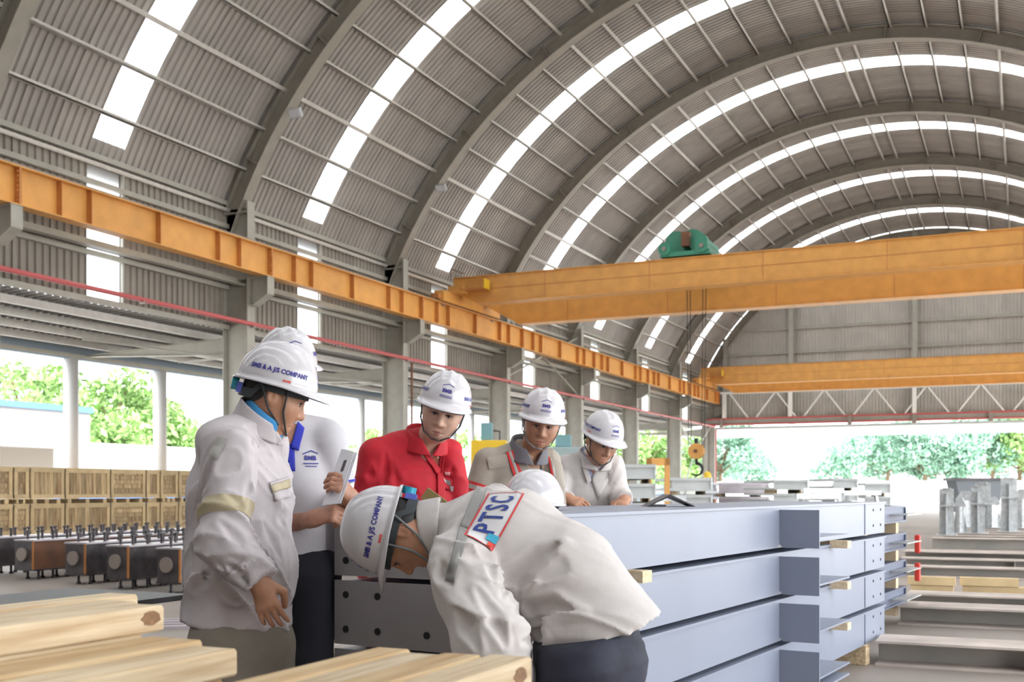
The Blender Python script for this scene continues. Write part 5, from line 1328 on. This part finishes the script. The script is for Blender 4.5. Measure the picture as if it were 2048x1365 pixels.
d = unit(aR[1]-aR[0]); q = aR[0]+(aR[1]-aR[0])*.52
for a, b, m_ in ((-.024, -.010, M_STRIPE), (-.010, .012, M_REFL), (.012, .026, M_STRIPE)):
    band('sleeve_stripe', J, [(q+d*b, d), (q+d*a, -d), (q+vec(.075, 0, 0), (1, 0, .3))], m_, J, .0025)
patch_poly('shoulder_flap', [[(-.05, -.02), (.05, -.03), (.05, .03), (-.05, .03)]], jf, P.p(992, 905, -.2), (.9, 0, .3), (-.2, .3, .9), (.1, .8, -.5), M_KHAKI, J, .008)
P.hand(aR[2], (.05, -.1, -1), (-1, -.2, 0), True, aR[1]); P.hand(aL[2], (-.05, -.1, -1), (1, -.2, 0), False, aL[1])
P.core([(W, C, .10, .11), (C, S, .11, .09), (S, nk, .065, .057), (S, aR[0], .05, .05), (S, aL[0], .05, .05), (aR[0], aR[1], .04, .035), (aL[0], aL[1], .04, .035), (aR[1], aR[2], .034, .026), (aL[1], aL[2], .034, .026)])
P.legs(P.p(1062, 1175, 0), P.p(990, 1175, 0), P.p(1064, 1310, 0), P.p(990, 1310, 0), P.p(1064, 1430, 0), P.p(990, 1430, 0), R, M_KHAKI, P.p(1028, 1150), (.098, .08, .07), 8, fw)
P.finish(SKIN[0])

# ---- E: man at the right in white jacket, both hands on the stack
P = Person('man in white jacket leaning with both hands on the stack, looking down', 1180, 6.5)
fw = unit(vec(.30, -.95, 0)); R = right_of(fw)
S, C, W, H = P.p(1180, 931, -.02), P.p(1176, 1000, .03), P.p(1172, 1080, .06), P.p(1170, 1170, .08)
hc = P.p(1203, 882, -.16); nk = P.p(1190, 928, -.06)
P.head(hc, (.36, -.80, -.50), (.30, -.38, .87), nk, None, dict(sides=(1, -1), strap=M_STRAP))
aR = [P.p(1124, 938, -.02), P.p(1116, 1002, -.16), P.p(1133, 998, -.52)]
aL = [P.p(1228, 945, .0), P.p(1238, 1000, -.02), P.p(1250, 1000, -.22)]
body, arm = jacket_field(S, C, W, H, R, (S+R*.155, S-R*.155), ((.19, .135), (.18, .14), (.18, .14)), [(*aR, .074, .064, .048), (*aL, .074, .064, .048)], P.p(1186, 922, -.04), .073)
jf = folds(dress(body, arm, H, (0, 0, -1), .014), .014, 18, 51, (.35, 0, 1), 2.6)
J = P.garment('jacket', jf, [S, C, W, H, *aR, *aL], .22, M_JWARM, .0095)
cf = collar_field(P.p(1186, 931, -.04), (.16, -.34, 1), .105, .09, .075, .006, fw, .8)
P.garment('jacket_collar', cf, [P.p(1186, 931), P.p(1190, 905)], .17, M_JWARM, .006).parent = J
cf = collar_field(P.p(1187, 931, -.04), (.16, -.34, 1), .085, .074, .075, .005, fw, .6)
P.garment('blue_shirt_collar', cf, [P.p(1186, 931), P.p(1190, 905)], .16, mat('pale_blue_shirt', (.34, .36, .52), .8), .006)
pxpatch('shirt_front', [[(1170, 925), (1196, 926), (1182, 966), (1178, 966)]], jf, P, mat('pale_blue_shirt', (.34, .36, .52), .8), J, .004, 5)
pxpatch('front_flap', [[(1160, 918), (1170, 922), (1182, 962), (1174, 970)], [(1196, 922), (1226, 940), (1196, 1000), (1182, 960)]], jf, P, M_JWARM, J, .010, 6, .004)
P.hand(aR[2], (.75, -.60, -.25), (-.1, -.55, .8), True, aR[1], curl=(.35, .6, .5), thumb=.3); P.hand(aL[2], (-.35, -.88, -.28), (.1, -.45, .85), False, aL[1], curl=(.45, .7, .5), thumb=.3)
P.core([(W, C, .10, .11), (C, S, .11, .09), (S, nk, .065, .057), (S, aR[0], .05, .05), (S, aL[0], .05, .05), (aR[0], aR[1], .04, .035), (aL[0], aL[1], .04, .035), (aR[1], aR[2], .034, .026), (aL[1], aL[2], .034, .026)])
P.legs(P.p(1200, 1145, .08), P.p(1140, 1145, .08), P.p(1200, 1262, .08), P.p(1140, 1262, .08), P.p(1200, 1366, .08), P.p(1140, 1366, .08), R, M_NAVY, P.p(1170, 1120, .07), (.098, .08, .07), 9, fw)
P.finish(SKIN[0])

# ---- F: bending man, cream jacket with the PTSC back patch
P = Person('man in cream PTSC jacket and dark jeans bending over beside the stack', 1120, 3.3)
lat = unit(vec(.285, .80, .515)); dsp = unit(vec(.86, 0, -.51)); bn = unit(-np.cross(lat, dsp))     # towards far shoulder, down the spine, out of the back
S, C, W, H = P.p(955, 1062, .06), P.p(1014, 1090, .03), P.p(1122, 1168, -.02), P.p(1190, 1266, -.08)
hc = P.p(800, 1070, .02); nk = P.p(872, 1066, .03)
P.head(hc, (-.063, -.06, -.998), (-.99, -.06, .073), nk, None, dict(sides=(-1, 1), strap=M_STRAPG))
shN, shF = P.p(922, 1125, -.15), P.p(985, 1020, .20)
aN = [shN, P.p(978, 1290, -.29), P.p(1048, 1400, -.14)]                 # near (left) arm down to the knee
aF = [shF, P.p(985, 1220, .26), P.p(1040, 1370, .2)]
body, arm = jacket_field(S, C, W, H+dsp*.06, lat, (shN, shF), ((.195, .155), (.168, .172), (.180, .172)), [(*aN, .090, .102, .06), (*aF, .08, .07, .05)], P.p(890, 1064, .04), .082, .06, unit(vec(.2, .93, .30)), .075)
hn = unit(vec(.30, -.02, -.95))
j0 = dress(body, arm, P.p(1165, 1274), hn, .016)
CR = [[(912, 1113), (950, 1113), (977, 1118), (987, 1166)], [(1127, 1087), (1075, 1112), (1020, 1155), (1003, 1195)], [(1020, 1232), (1062, 1222), (1105, 1213), (1164, 1228)], [(1030, 1256), (1075, 1246), (1120, 1228)], [(1045, 1285), (1080, 1272), (1105, 1258)], [(905, 1190), (935, 1250), (955, 1300)], [(955, 1180), (990, 1240), (1010, 1290)], [(880, 1030), (905, 1000), (940, 985)], [(880, 1110), (890, 1150), (905, 1180)], [(1060, 1120), (1045, 1160), (1035, 1200)]]
jf = folds(carve(j0, [pxline(P, j0, c) for c in CR], .014, .034, .009), .020, 16, 62, (.75, .1, .65), 2.6)
J = P.garment('jacket', jf, [S, C, W, H, *aN, *aF], .26, M_JWARM, .0065)
cf = collar_field(P.p(880, 1064, .04), (-1, 0, .02), .098, .085, .062, .007, (0, -.2, -1), .3)
P.garment('jacket_collar', cf, [P.p(880, 1064), P.p(845, 1064)], .17, M_JWARM, .0055).parent = J
# back patch
pc = P.p(982, 1034, -.3); ux = unit(vec(70, 70, 88)); uy = unit(-dsp+.15*bn); uy = unit(uy-ux*(uy@ux))
ux = lat
po = S+dsp*.02+lat*.055+bn*.1
pd = -bn
quad = lambda x0, y0, x1, y1: [(x0, y0), (x1, y0), (x1, y1), (x0, y1)]
uy = -unit(dsp-lat*(dsp@lat))
po = P.p(986, 1034, -.10)
patch_poly('patch_ground', [quad(-.115, -.044, .115, .044)], jf, po, ux, uy, pd, mat('patch_white', (.70, .68, .70), .8), J, .003, 12)
patch_poly('patch_border', [quad(-.118, .041, .118, .046), quad(-.118, -.046, .118, -.041), quad(-.118, -.046, -.113, .046), quad(.113, -.046, .118, .046)], jf, po, ux, uy, pd, M_STRIPE, J, .005, 12)
strip_text('patch_letters', 'PTSC', jf, po+ux*.006, ux, uy, pd, .080, mat('patch_navy', (.02, .05, .28), .6), J, .02, .80, .006, 1.18)
patch_poly('patch_cyan', [quad(-.092, -.045, -.072, -.012)], jf, po, ux, uy, pd, M_CYANT, J, .0075, 3); patch_poly('patch_orange', [quad(-.112, -.040, -.094, -.024)], jf, po, ux, uy, pd, M_REDTXT, J, .0075, 3)
# silver tape across the shoulders
tq = S-dsp*.010
pxpatch('reflective_band', [[(955, 972), (974, 980), (938, 1062), (920, 1055)], [(920, 1055), (938, 1062), (909, 1166), (889, 1164)]], jf, P, mat('dull_silver_tape', (.30, .29, .28), .45, .2), J, .003, 10, .001)
P.hand(aN[2], (.5, -.1, -.85), (-.6, -.6, .3), False, aN[1]); P.hand(aF[2], (.5, -.1, -.85), (-.6, -.6, .3), True, aF[1])
P.core([(H, W, .10, .10), (W, C, .10, .11), (C, S, .11, .08), (S, nk, .065, .057), (S, aN[0], .05, .05), (S, aF[0], .05, .05), (aN[0], aN[1], .04, .035), (aF[0], aF[1], .04, .035), (aN[1], aN[2], .034, .026), (aF[1], aF[2], .034, .026)])
hipN, hipF = P.p(1160, 1335, -.19), P.p(1200, 1320, .04)
T_ = P.legs(hipF, hipN, P.p(1140, 1540, .06), P.p(1090, 1555, -.16), P.p(1190, 1762, .06), P.p(1145, 1762, -.16), vec(.25, .95, 0), M_DENIM, P.p(1168, 1262, -.08), (.118, .085, .07), 10, (-1, -.1, 0), wz=(.175, .152))
P.finish(SKIN[0])

# ---- far worker with yellow helmet
P = Person('distant worker with a yellow helmet and grey clothes near the hanging hook', 1414, 31.0)
S, C, W, H = vec(0, 0, 1.38), vec(0, 0, 1.2), vec(0, 0, 1.02), vec(0, 0, .85); lat = vec(1, 0, 0)
aR = [vec(-.18, 0, 1.36), vec(-.26, .02, 1.08), vec(-.2, -.2, .95)]; aL = [vec(.18, 0, 1.36), vec(.26, .02, 1.08), vec(.2, -.2, .95)]
body, arm = jacket_field(S, C, W, H, lat, (S-lat*.16, S+lat*.16), ((.2, .13), (.18, .13), (.18, .13)), [(*aR, .07, .06, .05), (*aL, .07, .06, .05)], vec(0, 0, 1.42), .07)
P.garment('jacket', dress(body, arm, H, (0, 0, -1)), [S, C, W, H, *aR, *aL], .2, mat('grey_workwear', (.34, .35, .38), .9), .02)
P.head(vec(0, -.04, 1.56), (-.2, -.9, -.3), (0, -.3, 1), vec(0, 0, 1.44), None, dict(sides=(), knob=False), .012, False, False)
hatc = bpy.data.objects.get(P.hat.name); me_y = ME_HAT.copy(); me_y.materials.clear(); me_y.materials.append(M_YELLOW); P.hat.data = me_y
for ch in list(P.hat.children):
    if ch.name.startswith('logo'): bpy.data.objects.remove(ch)
P.hand(aR[2], (.2, -.6, -.6), (-.5, -.5, .6), True, aR[1]); P.hand(aL[2], (-.2, -.6, -.6), (.5, -.5, .6), False, aL[1])
P.core([(W, C, .1, .1), (C, S, .1, .08), (S, vec(0, 0, 1.46), .06, .055), (S, aR[0], .05, .05), (S, aL[0], .05, .05), (aR[0], aR[1], .04, .035), (aL[0], aL[1], .04, .035), (aR[1], aR[2], .034, .026), (aL[1], aL[2], .034, .026)])
P.legs(vec(.1, 0, .88), vec(-.1, 0, .88), vec(.11, -.02, .48), vec(-.11, -.02, .48), vec(.11, 0, .1), vec(-.11, 0, .1), lat, M_NAVY, vec(0, 0, 1.0), seed=4)
P.finish(SKIN[0])

# ---- spare hard hat and notebook on top of the beams
q = cp(1066, 1022, 4.6); w_ = camw(q[0], q[1])
t = thing('spare_hard_hat', 'white hard hat resting on the near corner of the blue-grey stack', 'helmet', (w_[0], w_[1], BTOP), 0)
h = inst('shell', ME_HAT, t, (0, 0, -.008), (0, 0, YAW+2.2)); md = h.modifiers.new('shell', 'SOLIDIFY'); md.thickness = .003
MB().tube([(.09*math.sin(a), 0.11*math.cos(a), .012) for a in np.linspace(0, 6.1, 24)], .006, 6).build('headband', M_STRAP, t).rotation_euler = (0, 0, YAW+2.2)
nb_ = camw(*cp(868, 1000, 4.25)[:2])
t = thing('notebook', 'small brown notebook standing tilted on the stack behind the bending man', 'notebook', (nb_[0], nb_[1], BTOP+.012), YAW)
Rm = Matrix.Rotation(.62, 3, 'Y') @ Matrix.Rotation(.25, 3, 'X')
M_NB = mat('olive_gold_cover', (.30, .22, .08), .45)
MB().box((0, 0, .035), (.085, .016, .045), Rm).build('pages', M_PAPER, t); MB().box((0, -.010, .035), (.09, .003, .05), Rm).build('cover', M_NB, t); MB().box((0, .010, .035), (.09, .003, .05), Rm).build('back_cover', M_NB, t)
